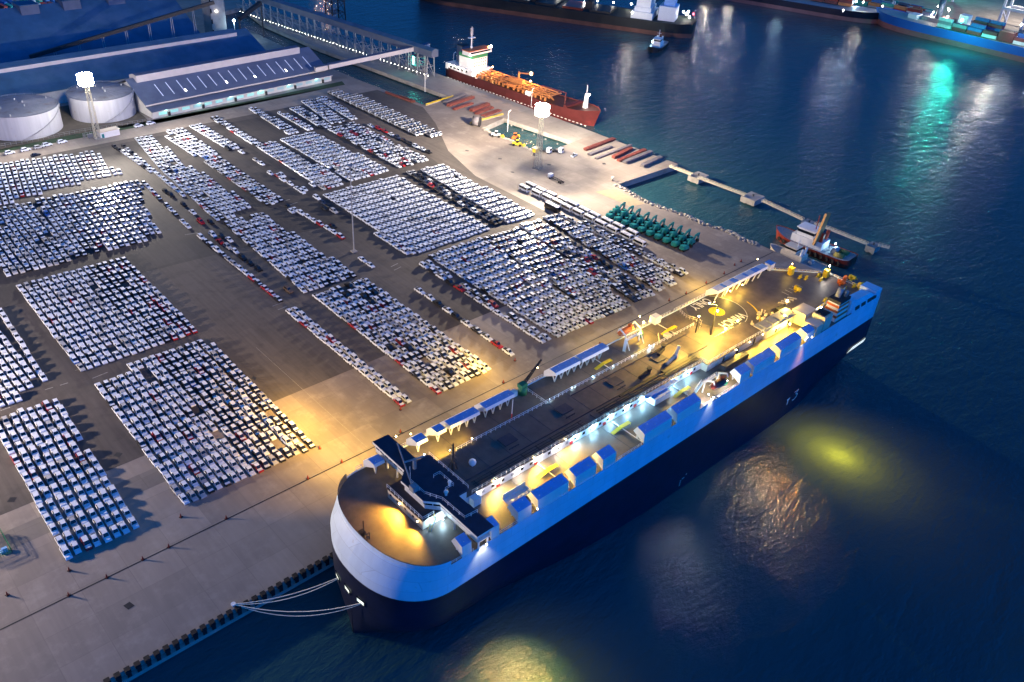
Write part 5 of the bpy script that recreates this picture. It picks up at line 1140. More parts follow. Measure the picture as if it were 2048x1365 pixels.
# ---------------------------------------------------------------- other vessels
def hull_mesh(L, Bm, D, draft, bow=.22, stern=.1, flare=1.0, zs=None, sheer=1.5, tr=.6, split=0.0):
    """hull along +x (bow at +L/2); z=0 is the waterline; returns builder with materials 0 below split, 1 above"""
    b = MB(); n = 22; X = [-L/2+L*i/n for i in range(n+1)]; Z = zs or [-draft, 0, split, D*.5, D]
    Z = sorted(set(Z)); rows = []
    def hb(x, z):
        u = (x+L/2)/L; t = (z+draft)/(D+draft); k = bow*(1.35-.6*t*flare)
        w = 1.0
        if u > 1-k: w = max(0,1-((u-1+k)/k)**2)**.62
        ks = stern*(1.5-t)
        if u < ks: w *= tr+(1-tr)*(u/ks)**.6
        return Bm/2*w*(.9+.1*t)
    vs = []
    for z in Z:
        for s in (-1,1):
            for x in X:
                u = (x+L/2)/L; zz = z+(sheer*max(0,(u-.72)/.28)**2+sheer*.3*max(0,(.12-u)/.12))*(z > 0)*(z/D)
                xx = x+(L*.03*max(0,z)/D*max(0,(u-.8)/.2))
                vs.append((xx, s*hb(x,z), zz))
    m_ = n+1; fs = []; ms = []
    for k in range(len(Z)-1):
        o = k*2*m_; p = (k+1)*2*m_; mm = 0 if (Z[k]+Z[k+1])/2 < split+.01 else 1
        for i in range(n): fs += [(o+i,o+i+1,p+i+1,p+i),(o+m_+i+1,o+m_+i,p+m_+i,p+m_+i+1)]; ms += [mm,mm]
        fs.append((o+m_,o,p,p+m_)); ms.append(mm)
    b.add(vs, fs, ms, True); o = len(Z)-1
    deck = [(vs[o*2*m_+i][0], vs[o*2*m_+i][1]*.97, vs[o*2*m_+i][2]-.5) for i in range(m_)]+[(vs[o*2*m_+m_+i][0], vs[o*2*m_+m_+i][1]*.97, vs[o*2*m_+m_+i][2]-.5) for i in reversed(range(m_))]
    d = MB()
    for i in range(n): d.add([deck[i],deck[i+1],deck[2*m_-2-i],deck[2*m_-1-i]], [(0,1,2,3)])
    return b, d
# red tanker at the jetty: stern at (357,443), bow at about (372,322)
P0 = Vector((365.5,446,-3)); P1 = Vector((375.5,324,-3)); dd = P1-P0; LT = dd.length
tk = thing('tanker', 'red chemical tanker with white and green bridge moored at the jetty', 'ship', (P0+P1)/2, math.atan2(dd.y,dd.x))
h, d = hull_mesh(LT,19,8.2,2,.2,.12,1.0,[-2,0,4,8.2],2.2,.7,-9); part(h,'hull',[M['hullred'],M['hullred']],tk); part(d,'deck',[M['oxide']],tk)
x0 = -LT/2
b = MB(); b.box(x0+2,x0+27,-8.6,8.6,7.6,11.4); part(b,'poop_house',[M['white']],tk)
b = MB(); b.box(x0+13,x0+25,-7,7,11.4,20.5,0); part(b,'accommodation',[M['white']],tk)
b = MB(); b.box(x0+12.9,x0+25.1,-7.1,7.1,18.3,20.6); part(b,'green_band',[M['green']],tk)
b = MB(); b.box(x0+19,x0+25.6,-10.2,10.2,20.6,23.2,0); b.box(x0+18.8,x0+25.9,-10.4,10.4,23.2,23.6,1); part(b,'bridge',[M['white'],M['orange']],tk)
b = MB(); b.box(x0+25.5,x0+25.72,-9,9,21.7,22.7); part(b,'bridge_window',[M['glass']],tk)
b = MB()
for z in (13,15,17):
    for y in range(-5,6,2): b.box(x0+24.9,x0+25.06,y,y+.8,z,z+.8)
for z in (9.2,):
    for x in range(5): b.box(x0+6+x*3.6,x0+8+x*3.6,-8.72,-8.56,z,z+1.2)
part(b,'window',[M['glass']],tk)
b = MB(); b.box(x0+4.5,x0+9.5,-1,5,11.4,22); part(b,'funnel',[M['steelroof']],tk); b = MB(); b.box(x0+4.2,x0+9.8,-1.3,5.3,22,22.5); part(b,'funnel_cap',[M['dark']],tk)
b = MB(); b.tube((x0+17,0,20.6),(x0+17,0,36),.5,8,0,.2); b.box(x0+16,x0+18,-2.5,2.5,29,29.4)
for k in range(6): b.bar((x0+17,-1.5,31+k*.8),(x0+17,1.5,31+k*.8),.15)
part(b,'radar_mast',[M['white']],tk); b = MB(); b.ball((x0+22,-5,25),.9,0,8,5); part(b,'radar_dome',[M['white']],tk)
b = MB()
for i in range(6):
    y = -5.5+i*2.2; b.tube((x0+29,y,9.4+(i%3)*.6),(x0+LT*.72,y,9.4+(i%3)*.6),.42,6)
for i in range(16):
    x = x0+31+i*3.9+rnd.uniform(-.9,.9); b.tube((x,-7.5,9.0+(i%2)*1.1),(x,7.5,9.0+(i%2)*1.1),.36,6); b.box(x-.5,x+.5,-7.8,-6.8,8,10.2)
    b.tube((x+1.5,rnd.uniform(-6,6),8),(x+1.5,rnd.uniform(-6,6),11.2),.6,8)
part(b,'pipework',[M['oxidepipe']],tk)
b = MB(); xm = x0+LT*.45
for k in range(5): b.box(xm+k*1.6,xm+k*1.6+.6,-8.6,8.6,9.6,10.4); 
b.box(xm-2,xm+9,-1.5,1.5,10.2,13.0); b.tube((xm+3,2,8),(xm+3,2,17),.6,8); b.bar((xm+3,2,16),(xm+15,2,18),.6,.7); part(b,'manifold',[M['oxidepipe']],tk)
b = MB(); b.tube((x0+LT*.82,-2,8.2),(x0+LT*.82,-2,15),.45,8); b.bar((x0+LT*.82,-2,14.8),(x0+LT*.66,-2,14.4),.5,.5); part(b,'hose_crane',[M['hullred']],tk)
b = MB(); b.box(x0+LT*.6,x0+LT*.63,-8.5,-6.8,8,10.4); part(b,'deck_store',[M['white']],tk)
b = MB(); b.hexa([(x0+LT*.86,-4,8),(x0+LT*.86,-4,8),(x0+LT*.86,4,8),(x0+LT*.86,4,8)],[(x0+LT*.86,-4,9),(x0+LT*.86+.3,-4,9),(x0+LT*.86+.3,4,9),(x0+LT*.86,4,9)]); b.box(x0+LT*.85,x0+LT*.87,-8,8,8,9.6); part(b,'forecastle_step',[M['hullred']],tk)
b = MB(); b.hexa([(x0+LT*.925,-1.1,9),(x0+LT*.945,-1.1,9),(x0+LT*.945,1.1,9),(x0+LT*.925,1.1,9)],[(x0+LT*.93,-.6,17.5),(x0+LT*.94,-.6,17.5),(x0+LT*.94,.6,17.5),(x0+LT*.93,.6,17.5)]); b.tube((x0+LT*.935,0,17),(x0+LT*.935,0,22.5),.2,6); part(b,'foremast',[M['white']],tk)
def lamp_on(par, p, r, key, e=0, col=WARM, root=None, light_on=True):
    b = MB(); b.ball(p, r, 0, 8, 5); part(b,'deck_lamp',[M[key]],par)
    if e:
        q = par.matrix_basis @ Vector(p) if 0 else Matrix.Rotation(par.rotation_euler.z,4,'Z') @ Vector(p) + Vector(par.location)
        light('POINT', q+Vector((0,0,-r-.3)), e, col, rad=.4)
lamp_on(tk,(x0+25.5,9.6,24.2),.7,'lampW',9e3,WARM); lamp_on(tk,(x0+25.5,7.6,24.0),.6,'lampO'); lamp_on(tk,(x0+25.5,-9.6,21.4),.5,'lampW',5e3,WARM)
lamp_on(tk,(x0+LT*.55,3,17.5),1.0,'lampO',1.9e4,(1,.5,.15)); lamp_on(tk,(x0+LT*.3,0,15.0),.5,'lampO',1.3e4,(1,.45,.13)); lamp_on(tk,(x0+LT*.57,0,14.0),.5,'lampO'); lamp_on(tk,(x0+LT*.943,.9,17.0),.55,'lampW',6e3,WARM)
lamp_on(tk,(x0+28,-7,10.5),.4,'lampW',3e3,WARM)
for k in range(4): lamp_on(tk,(x0+6+k*4.5,-8.9,11.0),.28,'lampW',500,WARM)
b = MB()
for i in range(40): b.box(x0+6+i*LT*.0245,x0+7.3+i*LT*.0245,-10.6,-10.3,2.6,3.0)
o = b.build('berth_marking',[M['mark']],None,(0,0,0)); 
o.location = tk.location; o.rotation_euler = tk.rotation_euler; tag(o,kind='structure')

def tug(loc, rz, sc, cols, label, lamps=()):
    t = thing('tug', label, 'tugboat', loc, rz); L = 30*sc; h, d = hull_mesh(L,10*sc,3.0*sc,1.2,.34,.12,.6,[-1.2,0,3.0*sc],1.6*sc,.75,-9)
    part(h,'hull',[M[cols[0]]]*2,t); part(d,'deck',[M[cols[1]]],t)
    b = MB(); b.box(-4*sc,8*sc,-3.2*sc,3.2*sc,2.4*sc,5.4*sc); part(b,'deckhouse',[M[cols[2]]],t)
    b = MB(); b.box(0,6.4*sc,-2.6*sc,2.6*sc,5.4*sc,8.2*sc); part(b,'wheelhouse',[M[cols[2]]],t); b = MB(); b.box(-.05,6.5*sc,-2.7*sc,2.7*sc,6.7*sc,7.7*sc); part(b,'window',[M['glass']],t); b = MB(); b.box(-.4,6.9*sc,-3*sc,3*sc,8.2*sc,8.5*sc); part(b,'roof',[M[cols[2]]],t)
    b = MB(); b.tube((1*sc,0,8.4*sc),(1*sc,0,14*sc),.2*sc,6); b.bar((1*sc,-1.6*sc,11.5*sc),(1*sc,1.6*sc,11.5*sc),.2*sc); part(b,'mast',[M[cols[3]]],t)
    for s in (-1,1): b = MB(); b.tube((-2.6*sc,s*1.9*sc,5.2*sc),(-3*sc,s*1.9*sc,9*sc),.7*sc,8); part(b,'funnel',[M[cols[3]]],t)
    b = MB(); b.tube((-8*sc,-1.5*sc,3.6*sc),(-8*sc,1.5*sc,3.6*sc),1.1*sc,10); b.bar((-6*sc,-1.5*sc,3),(-6*sc,1.5*sc,3*sc+2),.4*sc); part(b,'towing_winch',[M['grey']],t)
    n = 12
    for k in range(n):
        b = MB(); u = -.8+1.75*k/n; b.tube((L/2*u,-5.05*sc*(1 if u < .35 else 1-(u-.35)**2*1.4),1.6*sc),(L/2*u+.1,-5.35*sc*(1 if u < .35 else 1-(u-.35)**2*1.4),1.6*sc),.8*sc,8); part(b,'tyre_fender',[M['rubber']],t); b = MB()
        b.tube((L/2*u,5.05*sc*(1 if u < .35 else 1-(u-.35)**2*1.4),1.6*sc),(L/2*u+.1,5.35*sc*(1 if u < .35 else 1-(u-.35)**2*1.4),1.6*sc),.8*sc,8); part(b,'tyre_fender',[M['rubber']],t)
    for p, r, key, e, c in lamps: lamp_on(t,(p[0]*sc,p[1]*sc,p[2]*sc),r,key,e,c)
    return t
g0, g1 = Vector(G3(1552,474,-3)), Vector(G3(1702,533,-3)); v = g0-g1
t1 = tug((g0+g1)/2, math.atan2(v.y,v.x), v.length/30*1.0, ('maroon','grey','white','maroon'), 'red-hulled tug with white wheelhouse, outer of the two moored tugs', [((-3,-2,6.3),.4,'lampB',2500,COOL),((-7,-1,5.5),.35,'lampB',1500,COOL)])
b = MB(); b.bar((-1.5,3.3,5),(-3.5,4.0,21),2.4,1.2); part(b,'tall_funnel',[mat('ochre_paint',(.5,.27,.1),.6,var=.1)],t1)
b = MB()
for s in (-2.4,2.4): b.tube((-15,s,3.6),(-11,s,3.6),1.4,12)
part(b,'stern_pad',[mat('olive_pads',(.25,.22,.06),.8)],t1)
g0, g1 = Vector(G3(1540,500,-3)), Vector(G3(1652,548,-3)); v = g0-g1
tug((g0+g1)/2+Vector((-1.5,0,0)), math.atan2(v.y,v.x), v.length/30*.92, ('cream','grey','cream','white'), 'cream tug lying against the quay, inner of the two moored tugs')
g = G(1315,98,-3); tug((g[0],g[1],-3), R(205), 1.05, ('dark','grey','white','white'), 'dark tug with three white lights pushing the stern of the black ship', [((-6,-3.4,5),.7,'lampB',4000,COOL),((1,-3.6,5.6),.7,'lampB',4000,COOL),((6,-3.2,6),.6,'lampB',4000,COOL)])
g = G(1085,27,-3); tug((g[0],g[1],-3), R(115), .95, ('dark','grey','white','white'), 'small tug with two cold lights alongside the middle of the black ship', [((4,-2,6.6),.7,'lampB',6000,COOL),((0,-3,6),.6,'lampB',4000,COOL)])
# black bulk carrier crossing behind
Ps = Vector(G3(1385,72,-3)); Pm = Vector(G3(1000,18,-3)); v = Pm-Ps; Lb = 250
bk = thing('bulk_carrier', 'long black ship with white lit accommodation, crossing at the top', 'ship', Ps+v.normalized()*Lb/2, math.atan2(v.y,v.x))
h, d = hull_mesh(Lb,36,11,7,.15,.08,1.0,[-7,0,3.4,11],1,.6,3.2); part(h,'hull',[M['rust'],M['blackhull']],bk); part(d,'deck',[mat('dark_green_deck',(.02,.035,.03),.7)],bk)
xs = -Lb/2
b = MB(); b.box(xs+34,xs+52,-14,14,10.5,16,0); b.box(xs+36,xs+50,-12,12,16,19.5,0); b.box(xs+37,xs+49,-11,11,19.5,32,0); b.box(xs+40,xs+49.5,-17,17,32,35.5,0); part(b,'accommodation',[M['white']],bk)
b = MB()
for z in (12.5,17.2,21,24,27,30):
    for i in range(7):
        if rnd.random() < .75: b.box(xs+34.5+i*2.2,xs+35.7+i*2.2,(-14.08 if z < 16 else -12.08 if z < 19 else -11.08),(-13.95 if z < 16 else -11.95 if z < 19 else -10.95),z,z+1.2)
part(b,'window',[M['glass']],bk)
b = MB(); b.box(xs+16,xs+30,-9,9,10.5,22); part(b,'engine_casing',[M['roof_white']],bk); b = MB(); b.box(xs+18,xs+27,-5,5,22,31); part(b,'funnel',[M['blue']],bk)
b = MB(); b.tube((xs+38,-13.2,18),(xs+45,-13.2,18),1.5,10); part(b,'rescue_boat',[M['orange']],bk)
for i in range(7):
    x = xs+70+i*24; b = MB(); b.box(x,x+18,-13,13,10.5,12.5); part(b,'hatch_cover',[M['maroon'] if i == 1 else M['blackhull']],bk)
for i in range(4):
    x = xs+91+i*48; b = MB(); b.tube((x,0,10.5),(x,0,26),1.3,8); b.bar((x,0,25),(x+17,3,22),1.2,1.4); b.box(x-3,x+3,-4,4,10.5,17); part(b,'deck_crane',[M['dark']],bk)
for i, x in enumerate((58,74,88,100,118,124,150,165,178)): lamp_on(bk,(xs+x,-15.5,14+rnd.uniform(0,2)),.75,'lampW',2200 if i%3 == 0 else 0,WARM)
for i in range(10): lamp_on(bk,(xs+rnd.uniform(2,24),rnd.uniform(-13,-4),12+rnd.uniform(0,6)),.7,'lampW',1500 if i < 2 else 0,WARM)
for i, (x, z) in enumerate(((36,14),(42,17.4),(47,20),(39,24),(45,28),(50,13))): lamp_on(bk,(xs+x,-14.6 if z < 17 else -12.8,z),.55,'lampW',1600 if i < 3 else 0,WARM)
lamp_on(bk,(xs+3,-6,16),.7,'lampR')

# containers and the two blue ships across the water
CC = {}
def cont_mat(n, c): CC[n] = mat('container_'+n, c, .6, var=.15, scale=.3)
for n, c in dict(red=(.3,.04,.035), maroon=(.17,.045,.05), blue=(.03,.12,.36), teal=(.03,.3,.26), white=(.62,.64,.64), orange=(.55,.2,.08), grey=(.25,.27,.3)).items(): cont_mat(n, c)
CPROTO = {}
def container(loc, rz, c, label, group, sc=1.0):
    if c not in CPROTO:
        r = thing('shipping_container', label, 'container', loc, rz, group); b = MB(); b.box(-6.1,6.1,-1.22,1.22,0,2.55)
        for i in range(20): b.box(-5.95+i*.6,-5.7+i*.6,-1.27,1.27,.15,2.4)
        part(b,'box',[CC[c]],r); CPROTO[c] = r
        for s in (-1,1): b = MB(); b.box(6.08,6.16,min(s*1.15,s*.05),max(s*1.15,s*.05),.1,2.45); part(b,'door',[CC[c]],r)
        return r
    return dup(CPROTO[c], loc, rz, label, group)
def blue_ship(Pb, Ps_, L, label, deckz, hullm):
    v = Pb-Ps_; t = thing('container_ship', label, 'ship', (Pb-v.normalized()*L/2), math.atan2(v.y,v.x)); h, d = hull_mesh(L,32,deckz,6,.2,.08,1.1,[-6,0,deckz*.38,deckz],2.5,.7,deckz*.38)
    part(h,'hull',[M['antifoul'],M[hullm]],t); part(d,'deck',[M['grey']],t); return t, v.normalized()
PbR = Vector(G3(1755,48,-3)); PsR = Vector(G3(2048,118,-3)); cs, vR = blue_ship(PbR, PsR, 190, 'blue container ship with pale red boot at the right edge', 11.5, 'bluehull')
PbL = Vector(G3(1762,48,-3)); PsL = Vector(G3(1470,-2,-3)); cl, vL = blue_ship(PbL, PsL, 200, 'dark blue container ship loaded with red boxes, left of the other blue ship', 9, 'navy')
def on(t, x, y, z): return Matrix.Rotation(t.rotation_euler.z,4,'Z') @ Vector((x,y,z)) + Vector(t.location)
keys = list(CC)
words = ['lowest tier','second tier','third tier','top tier']
def stack_on(t, x0, nx, ys, tiers, pal, where, grp):
    for i in range(nx):
        for jy, y in enumerate(ys):
            nt_ = tiers-(1 if rnd.random() < .3 else 0)
            for k in range(nt_):
                c = pal[rnd.randrange(len(pal))]
                container(on(t,x0-i*13.2,y,t['dz']+k*2.6), t.rotation_euler.z, c, f'{c} container, {words[min(3,k)]}, {nth(i)} bay from bow, {nth(jy)} row, {where}', grp)
cs['dz'] = 11.6; cl['dz'] = 9.2
del_keys = []
stack_on(cl, 62, 7, [12.3,9.6,6.9], 3, ['red','maroon','teal','white','orange','red'], 'dark blue ship', 'containers on the dark blue ship')
stack_on(cs, 8, 2, [-12.4,-9.7], 4, ['maroon','maroon','blue'], 'blue ship outer side', 'containers on the blue ship')
stack_on(cs, 30, 7, [4,6.7,9.4], 3, ['maroon','red','grey','blue','maroon','white'], 'blue ship inner side', 'containers on the blue ship')
for k in ('dz',):
    del cs[k]; del cl[k]
b = MB(); b.box(18,26,-14,-6,11,22,0); part(b,'deckhouse',[M['roof_white']],cs); b = MB(); b.box(60,68,-10,2,11,15,0); part(b,'forecastle_house',[M['roof_white']],cs)
b = MB(); b.box(40,58,-13.5,-4,11,14.5); part(b,'hatch_stack',[M['grey']],cs)
for i, (x, y, z) in enumerate([(46,-9,17),(43,-8,21),(49,-10,24),(44,-11,27),(50,-7,19),(41,-12,15),(47,-12,14.5),(38,-11,17.5),(52,-10,16),(45,-6,30),(39,-9,24),(36,-13,14)]): lamp_on(cs,(x,y,z),.6,'lampW',1800 if i%4 == 0 else 0,WARM)
b = MB(); b.tube((45,-8,11),(45,-8,32),2.6,12); part(b,'crane_pedestal',[M['steelroof']],cs)
for i, x in enumerate((24,14,7,-3,-24,-31)): lamp_on(cs,(x,-15.4,13.2),.8,'lampW',1200 if i%2 else 0,WARM)
lamp_on(cl,(70,15.6,13),.9,'lampB',5e3,COOL); lamp_on(cl,(20,15.4,12),.7,'lampB',4e3,COOL); lamp_on(cl,(96,8,14),.7,'lampW',3e3,WARM)
for i in range(6): lamp_on(cl,(60-i*24,15.3,12.5),.5,'lampW',900,WARM)
def mirror_lamp(t, px, py, z, r, key, e, c):
    w = G(px,py,-3); k = 1+(z+3)/168; q = Vector((w[0]*k, w[1]*k, z)); p = Matrix.Rotation(-t.rotation_euler.z,3,'Z') @ (q-Vector(t.location))
    b = MB(); b.ball(p, r, 0, 8, 5); b.bar((p.x,p.y,p.z-2.5),(p.x,p.y,p.z-r),.25,.25,1); part(b,'floodlight',[M[key],M['dark']],t); light('POINT', q+Vector((0,0,-r-.4)), e, c, rad=.6)
mirror_lamp(cs,1882,165,23,1.4,'lampG',9e4,(.03,1,.72)); mirror_lamp(cs,1862,130,21,.8,'lampW',1.23e+04,(1,.85,.7)); mirror_lamp(cs,1990,190,26,.9,'lampW',1.58e+04,(.8,.9,1))
mirror_lamp(cl,1705,84,15,.7,'lampW',5.28e+03,(1,.88,.7)); mirror_lamp(cl,1655,140,22,.7,'lampW',7.04e+03,(.85,.92,1)); mirror_lamp(cl,1455,32,14,.8,'lampW',1.06e+04,(1,.9,.75)); mirror_lamp(cl,1408,40,20,.8,'lampW',1.58e+04,(1,.9,.75)); mirror_lamp(cl,1550,60,13,.6,'lampB',3.52e+03,COOL)
mirror_lamp(bk,1252,120,16,.7,'lampW',8.8e+03,(1,.9,.78)); mirror_lamp(bk,1080,40,16,.5,'lampB',2.11e+03,COOL); mirror_lamp(bk,920,30,18,.6,'lampW',3.52e+03,(1,.75,.6)); mirror_lamp(sl,650,12,22,.8,'lampO',1.6e+04,(1,.6,.4))
# far terminal behind them
tq = [G(1780,34,-1),G(1700,24,-1),G(1480,-18,-1)]
far0 = Vector(G3(1760,40,0)); 
mb = MB(); o0 = PbR+Vector((0,0,0)); nR = Vector((-vR.y,vR.x,0)); nR = nR if nR.dot(Vector((1,1,0))) > 0 else -nR
base = [PbR+vR*90+nR*28, PsR-vR*300+nR*28, PsR-vR*300+nR*500, PsL-vL*200+nR*500, PsL-vL*200+nR*60, PbL+vL*0+nR*34]
mb.prism([(p.x,p.y) for p in base], -8, .4, 0, 1); tag(mb.build('far_quay',[M['concrete'],M['apron']]),kind='structure')
def crane_leg_pair(p, rz, label, col, grp):
    t = thing('quay_crane', label, 'crane', p, rz, grp); b = MB()
    for sx in (-11,11):
        for sy in (-9,9): b.bar((sx,sy,0),(sx,sy*.8,46),2.0,2.0)
    for sx in (-11,11): b.bar((sx,-9,14),(sx,9,14),1.8); b.bar((sx,-9,2),(sx,9,14),1.2); b.bar((sx,-8,30),(sx,8,46),1.2)
    for sy in (-9,9): b.bar((-11,sy,15),(11,sy,15),1.8,2.4)
    part(b,'portal',[col],t); b = MB(); b.bar((0,-52,48),(0,34,48),4,4); part(b,'boom',[col],t); b = MB(); b.box(-5,5,10,24,48,56); part(b,'machinery_house',[M['roof_white']],t); return t
for i, (px, py, lab) in enumerate(((2030,40,'white crane legs at the right edge of the photo'),(1880,-10,'pale green-lit crane behind the blue ship'))):
    g = G(px,py,6); q = crane_leg_pair((g[0],g[1],.4), math.atan2(vR.y,vR.x), lab, M['roof_white'], 'cranes of the far terminal')
    for k in range(5): lamp_on(q,(-8+k*4,-12-k*6,45),1.2,'lampG' if i else 'lampW',(5e4 if i else 2.4e5) if k == 2 else 0,(.08,1,.75) if i else (1,.9,.75))
n = 0
for i in range(13):
    for j in range(6):
        p = base[0]+(-vR)*(i*13.4-60)+nR*(16+j*5.2+(10 if j > 2 else 0))
        q = proj(p.x,p.y,4)
        if q[0] > 2090 or q[1] < -30 or q[0] < 1690: continue
        for k in range(rnd.choice((1,2,3,3))):
            c = keys[rnd.randrange(len(keys))]; n += 1
            container((p.x,p.y,.45+k*2.6), math.atan2(vR.y,vR.x), c, f'{c} container, {words[min(3,k)]}, stack {nth(i)} along, {nth(j)} row back, far terminal', 'containers of the far terminal')
b = MB(); p = base[5]+(vL*-10); 
for i in range(5):
    g = G(1850+i*15,8-i*0,4); r_ = g
mb = MB()
lot = thing('terminal_office', 'low pale building with red lights at the head of the far quay', 'building', (base[5].x+20,base[5].y-10,.4), math.atan2(vR.y,vR.x)); b = MB(); b.box(-12,12,-5,5,0,6); part(b,'wall',[M['roof_white']],lot); b = MB(); b.box(-12.5,12.5,-5.5,5.5,6,6.4); part(b,'roof',[M['grey']],lot)
for k in range(4): lamp_on(lot,(-8+k*5,-5.6,5),.6,'lampR')
# container yard behind the rear warehouse (top left corner)
ci = 0
for i in range(15):
    for j in range(3):
        px = 6+i*14; g = G(px, 14-i*.6-j*9, 1.3)
        if rnd.random() < .2: continue
        for k in range(rnd.choice((1,1,2))):
            c = ['red','teal','white','maroon','blue','orange','grey'][rnd.randrange(7)]
            container((g[0],g[1],.05+k*2.6), RZ+R(90), c, f'{c} container, {words[k]}, {nth(i)} from left, {nth(j)} row, behind the rear warehouse', 'containers behind the rear warehouse')
sheet('container_yard', [G(-60,60),G(250,10),G(300,-30),G(-60,-60)], M['pale'], .03)
# ---------------------------------------------------------------- lights
def ring(x, y, z, e, col, name, out, cone, n, a0, span, r=4.6):
    for i in range(n):
        a = a0+span*i/n; light('SPOT', (x+r*cos(a),y+r*sin(a),z), e, col, name, (x+out*cos(a),y+out*sin(a),0), cone, 1.0, .5)
ring(295.4,289.7,29.5,5.4e5,(1,.8,.58),'flood_right',120,78,12,.1,2*pi); ring(295.4,289.7,29.5,8e4,(1,.82,.62),'flood_right',42,104,6,.4,2*pi)
ring(132,446.9,29,3.2e5,WARM,'flood_left',105,80,6,pi+.2,pi); ring(132,446.9,29,3.5e4,WARM,'flood_left',40,90,5,pi+.2,pi)
for i in range(4): a = pi/4+i*pi/2; light('POINT', (m3[0]+5*cos(a),m3[1]+5*sin(a),31), 4.3e5, (1,.77,.58), 'flood_edge', rad=1)
light('POINT', TLAMP, 2.2e4, COOL, 'tower_lamp', rad=.8)
# terminal light behind the rear warehouse and along its far side
for px, py in ((60,4),(170,-4)): g = G(px,py,14); light('POINT', (g[0],g[1],20), 6e4, (.75,.95,1), 'yard_light', rad=1)
for i in range(6):
    p = Matrix.Rotation(RZ,3,'Z')@Vector((8+i*20,-.9,3.4))+Vector(WB); light('POINT', p, 260, (.4,1,.85), 'door_light', rad=.4)
# carrier: foredeck
deck_lamp((80.4,113.6,28.4),.42,'lampY',1.9e4,(1,.5,.04),'SPOT',(76.5,113.2,26),140,.5); deck_lamp((80.3,106.8,28.3),.25,'lampY',9.1e+03,(1,.5,.04),'SPOT',(74.6,105.2,26),125,.5)
deck_lamp((85.5,104.4,27.6),.3,'lampB',900,COOL); deck_lamp((83.0,105.4,28.3),.22,'lampB',700,COOL)
# wall lamps down the central deckhouse
for i in range(13):
    x = 96.5+i*6.6; warm = x < 128
    deck_lamp((x,105.25,28.1),.2,'lampW' if warm else 'lampB',1700 if not warm else 1000,(1,.9,.75) if warm else (.38,.74,1))
for x in (101,114,125): deck_lamp((x,105.0,29.6),.28,'lampY',1.17e+04,SOD,'SPOT',(x+1,100,26),150,.7)
for x in (100,107): deck_lamp((x,119.9,29.4),.25,'lampY',6.24e+03,SOD,'SPOT',(x-3,124,26),150,.7)
deck_lamp((96.0,120.6,27.2),.3,'lampY',6.5e+03,SOD)
for x, y in ((93.0,121.5),(94,122.6),(95,123.6)): deck_lamp((x,y,28.2),.26,'lampW',250,WARM)
for i in range(6): deck_lamp((134+i*8.4,119.8,29.0),.16,'lampB',420,COOL)
# amidships and aft sodium floods
deck_lamp((181.0,127.3,31.6),.55,'lampY',8.32e+03,SOD); deck_lamp((193.4,116.5,34.5),.5,'lampY',4.68e+03,SOD); deck_lamp((203,112.2,28.6),.6,'lampY',8.32e+03,SOD); deck_lamp((209,112.0,29.2),.5,'lampY',4.68e+03,SOD); deck_lamp((229,107.4,31.6),.7,'lampY',7.28e+03,SOD); deck_lamp((224,104.6,29.4),.5,'lampY',4.68e+03,SOD,post=3); deck_lamp((222,101.2,28.6),.45,'lampY',9.1e+03,SOD,post=2.6)
deck_lamp((216.5,101.8,29.8),.4,'lampY',9.1e+03,SOD,post=2); deck_lamp((240.5,100.9,28.2),.4,'lampW',3500,WARM,post=2); deck_lamp((247.0,94.6,29.0),.35,'lampW',3000,(1,.9,.85)); 
deck_lamp((224,125.4,28.6),.3,'lampY',2.7e+03,SOD); deck_lamp((231,125.4,28.6),.3,'lampY',1.3e+03,SOD); deck_lamp((265.5,112.8,30.4),.45,'lampW',2600,WARM,post=4); deck_lamp((256,122,30.2),.25,'lampY',1.17e+03,SOD,post=4)
deck_lamp((170.8,94.8,28.6),.3,'lampW',1600,(1,.92,.82)); deck_lamp((180.6,95.4,28.4),.26,'lampW',1200,(1,.92,.82)); deck_lamp((175,119.6,29.6),.25,'lampB',700,COOL)
for x, q in ((196,4000),(203,7000),(210,9000),(217,8000)): deck_lamp((x,103.2 if x < 211 else 102.6,28.4),.3,'lampY',q,SOD,'SPOT',(x,97,26),150,.7)
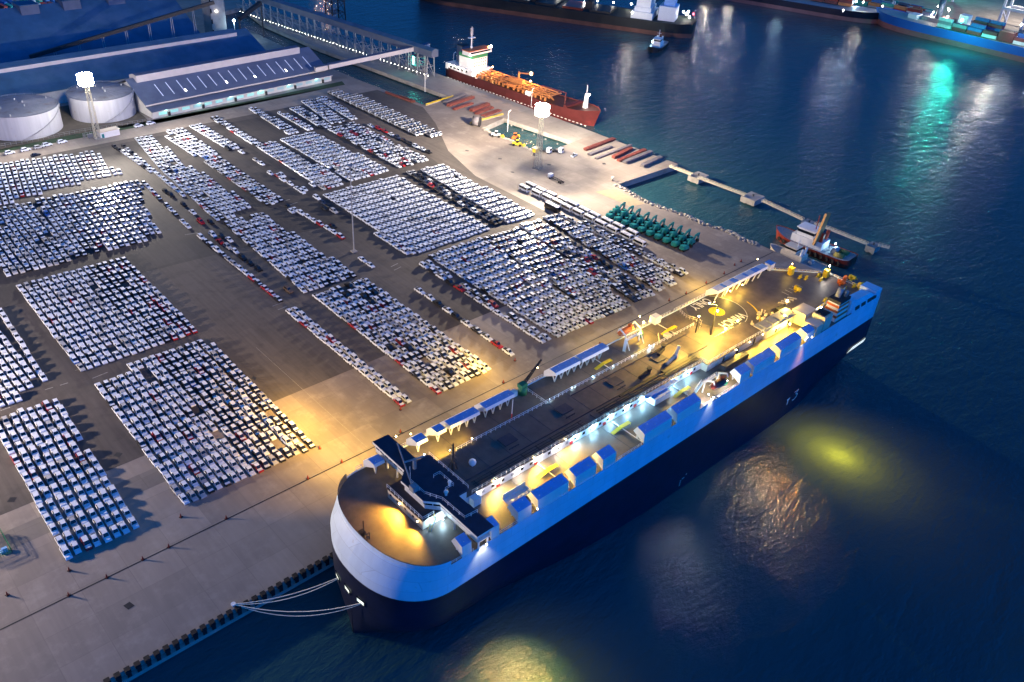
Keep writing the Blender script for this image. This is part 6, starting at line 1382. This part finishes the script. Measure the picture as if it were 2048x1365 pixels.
# spots down the side and out over the water
deck_lamp((219.8,92.2,29.3),.3,'lampW',4.5e4,(1,.68,.3),'SPOT',(184,75,-3),48,1); deck_lamp((218.4,93.4,28.3),.2,'lampW',1500,(1,.9,.7),'SPOT',(216,93.0,18),60,.8)
deck_lamp((103,92.3,29.2),.3,'lampY',1.7e5,(1,.6,.17),'SPOT',(85,76,-3),46,1); deck_lamp((88,92.3,28.0),.26,'lampW',2600,(1,.85,.6),'SPOT',(88,93.2,18),80,.8)
deck_lamp((171,93.3,28.4),.25,'lampW',3500,(1,.9,.75),'SPOT',(170,92,10),70,.9); deck_lamp((172,92.3,28.9),.25,'lampW',1.3e4,(1,.9,.8),'SPOT',(144,75,-3),42,1)
# floods reaching down onto the quay
for p, q, e, c in (((184,131.2,30.6),(214,158,0),1.4e5,80),((96.5,131,29),(112,160,0),1.3e5,90)):
    deck_lamp(p,.3,'lampY',e,SOD,'SPOT',q,c,.9)
deck_lamp((196.6,112.6,37.2),.6,'lampY',4.2e4,(1,.62,.1)); deck_lamp((197.6,116.4,37.6),.4,'lampY',2e5,(1,.6,.1),'SPOT',(152,112,28.7),50,1); deck_lamp((200.6,116.6,36.8),.3,'lampY',2.5e4,(1,.62,.1),'SPOT',(218,124,26),90,1)
M_ = ship
b = MB(); b.tube((199.3,114.6,26),(199.3,114.6,38.2),.28,8,0,.16); b.bar((197.4,116.2,37.6),(199.3,114.6,37.4),.25); b.bar((196.6,112.6,37.2),(199.3,114.6,37.4),.25); b.bar((200.6,116.6,36.8),(199.3,114.6,37.0),.25); part(b, 'lamp_mast', [M['dark']], ship, True)
def pool(p, q, e, col):                              # a floodlight with a hot core and a wide soft skirt
    p = Vector(p); d_ = (Vector(q)-p).normalized()
    b = MB(); b.ball(p, .17, 0, 8, 5); part(b, 'deck_lamp', [M['lampY']], ship, True)
    for c, k in ((12,.34),(20,.26),(34,.2),(56,.13),(92,.07)): light('SPOT', p+d_*.4, e*k, col, 'pool_light', q, c, 1.0, .25, ship)
pool((92,130.9,30.6),(95,187,0),2.0e6,(1,.56,.1)); pool((140,131,30.4),(156,175,0),8e5,(1,.6,.1)); pool((247.5,130.9,30.8),(263,162,0),4.2e5,SOD)
pool((219,93.25,28.9),(217,71,-3),2.0e6,(1,.3,.01)); pool((87.6,91.9,28.4),(90,72,-3),4e5,(1,.36,.02))
print('lights', NL[0], 'objects', len(S.objects))
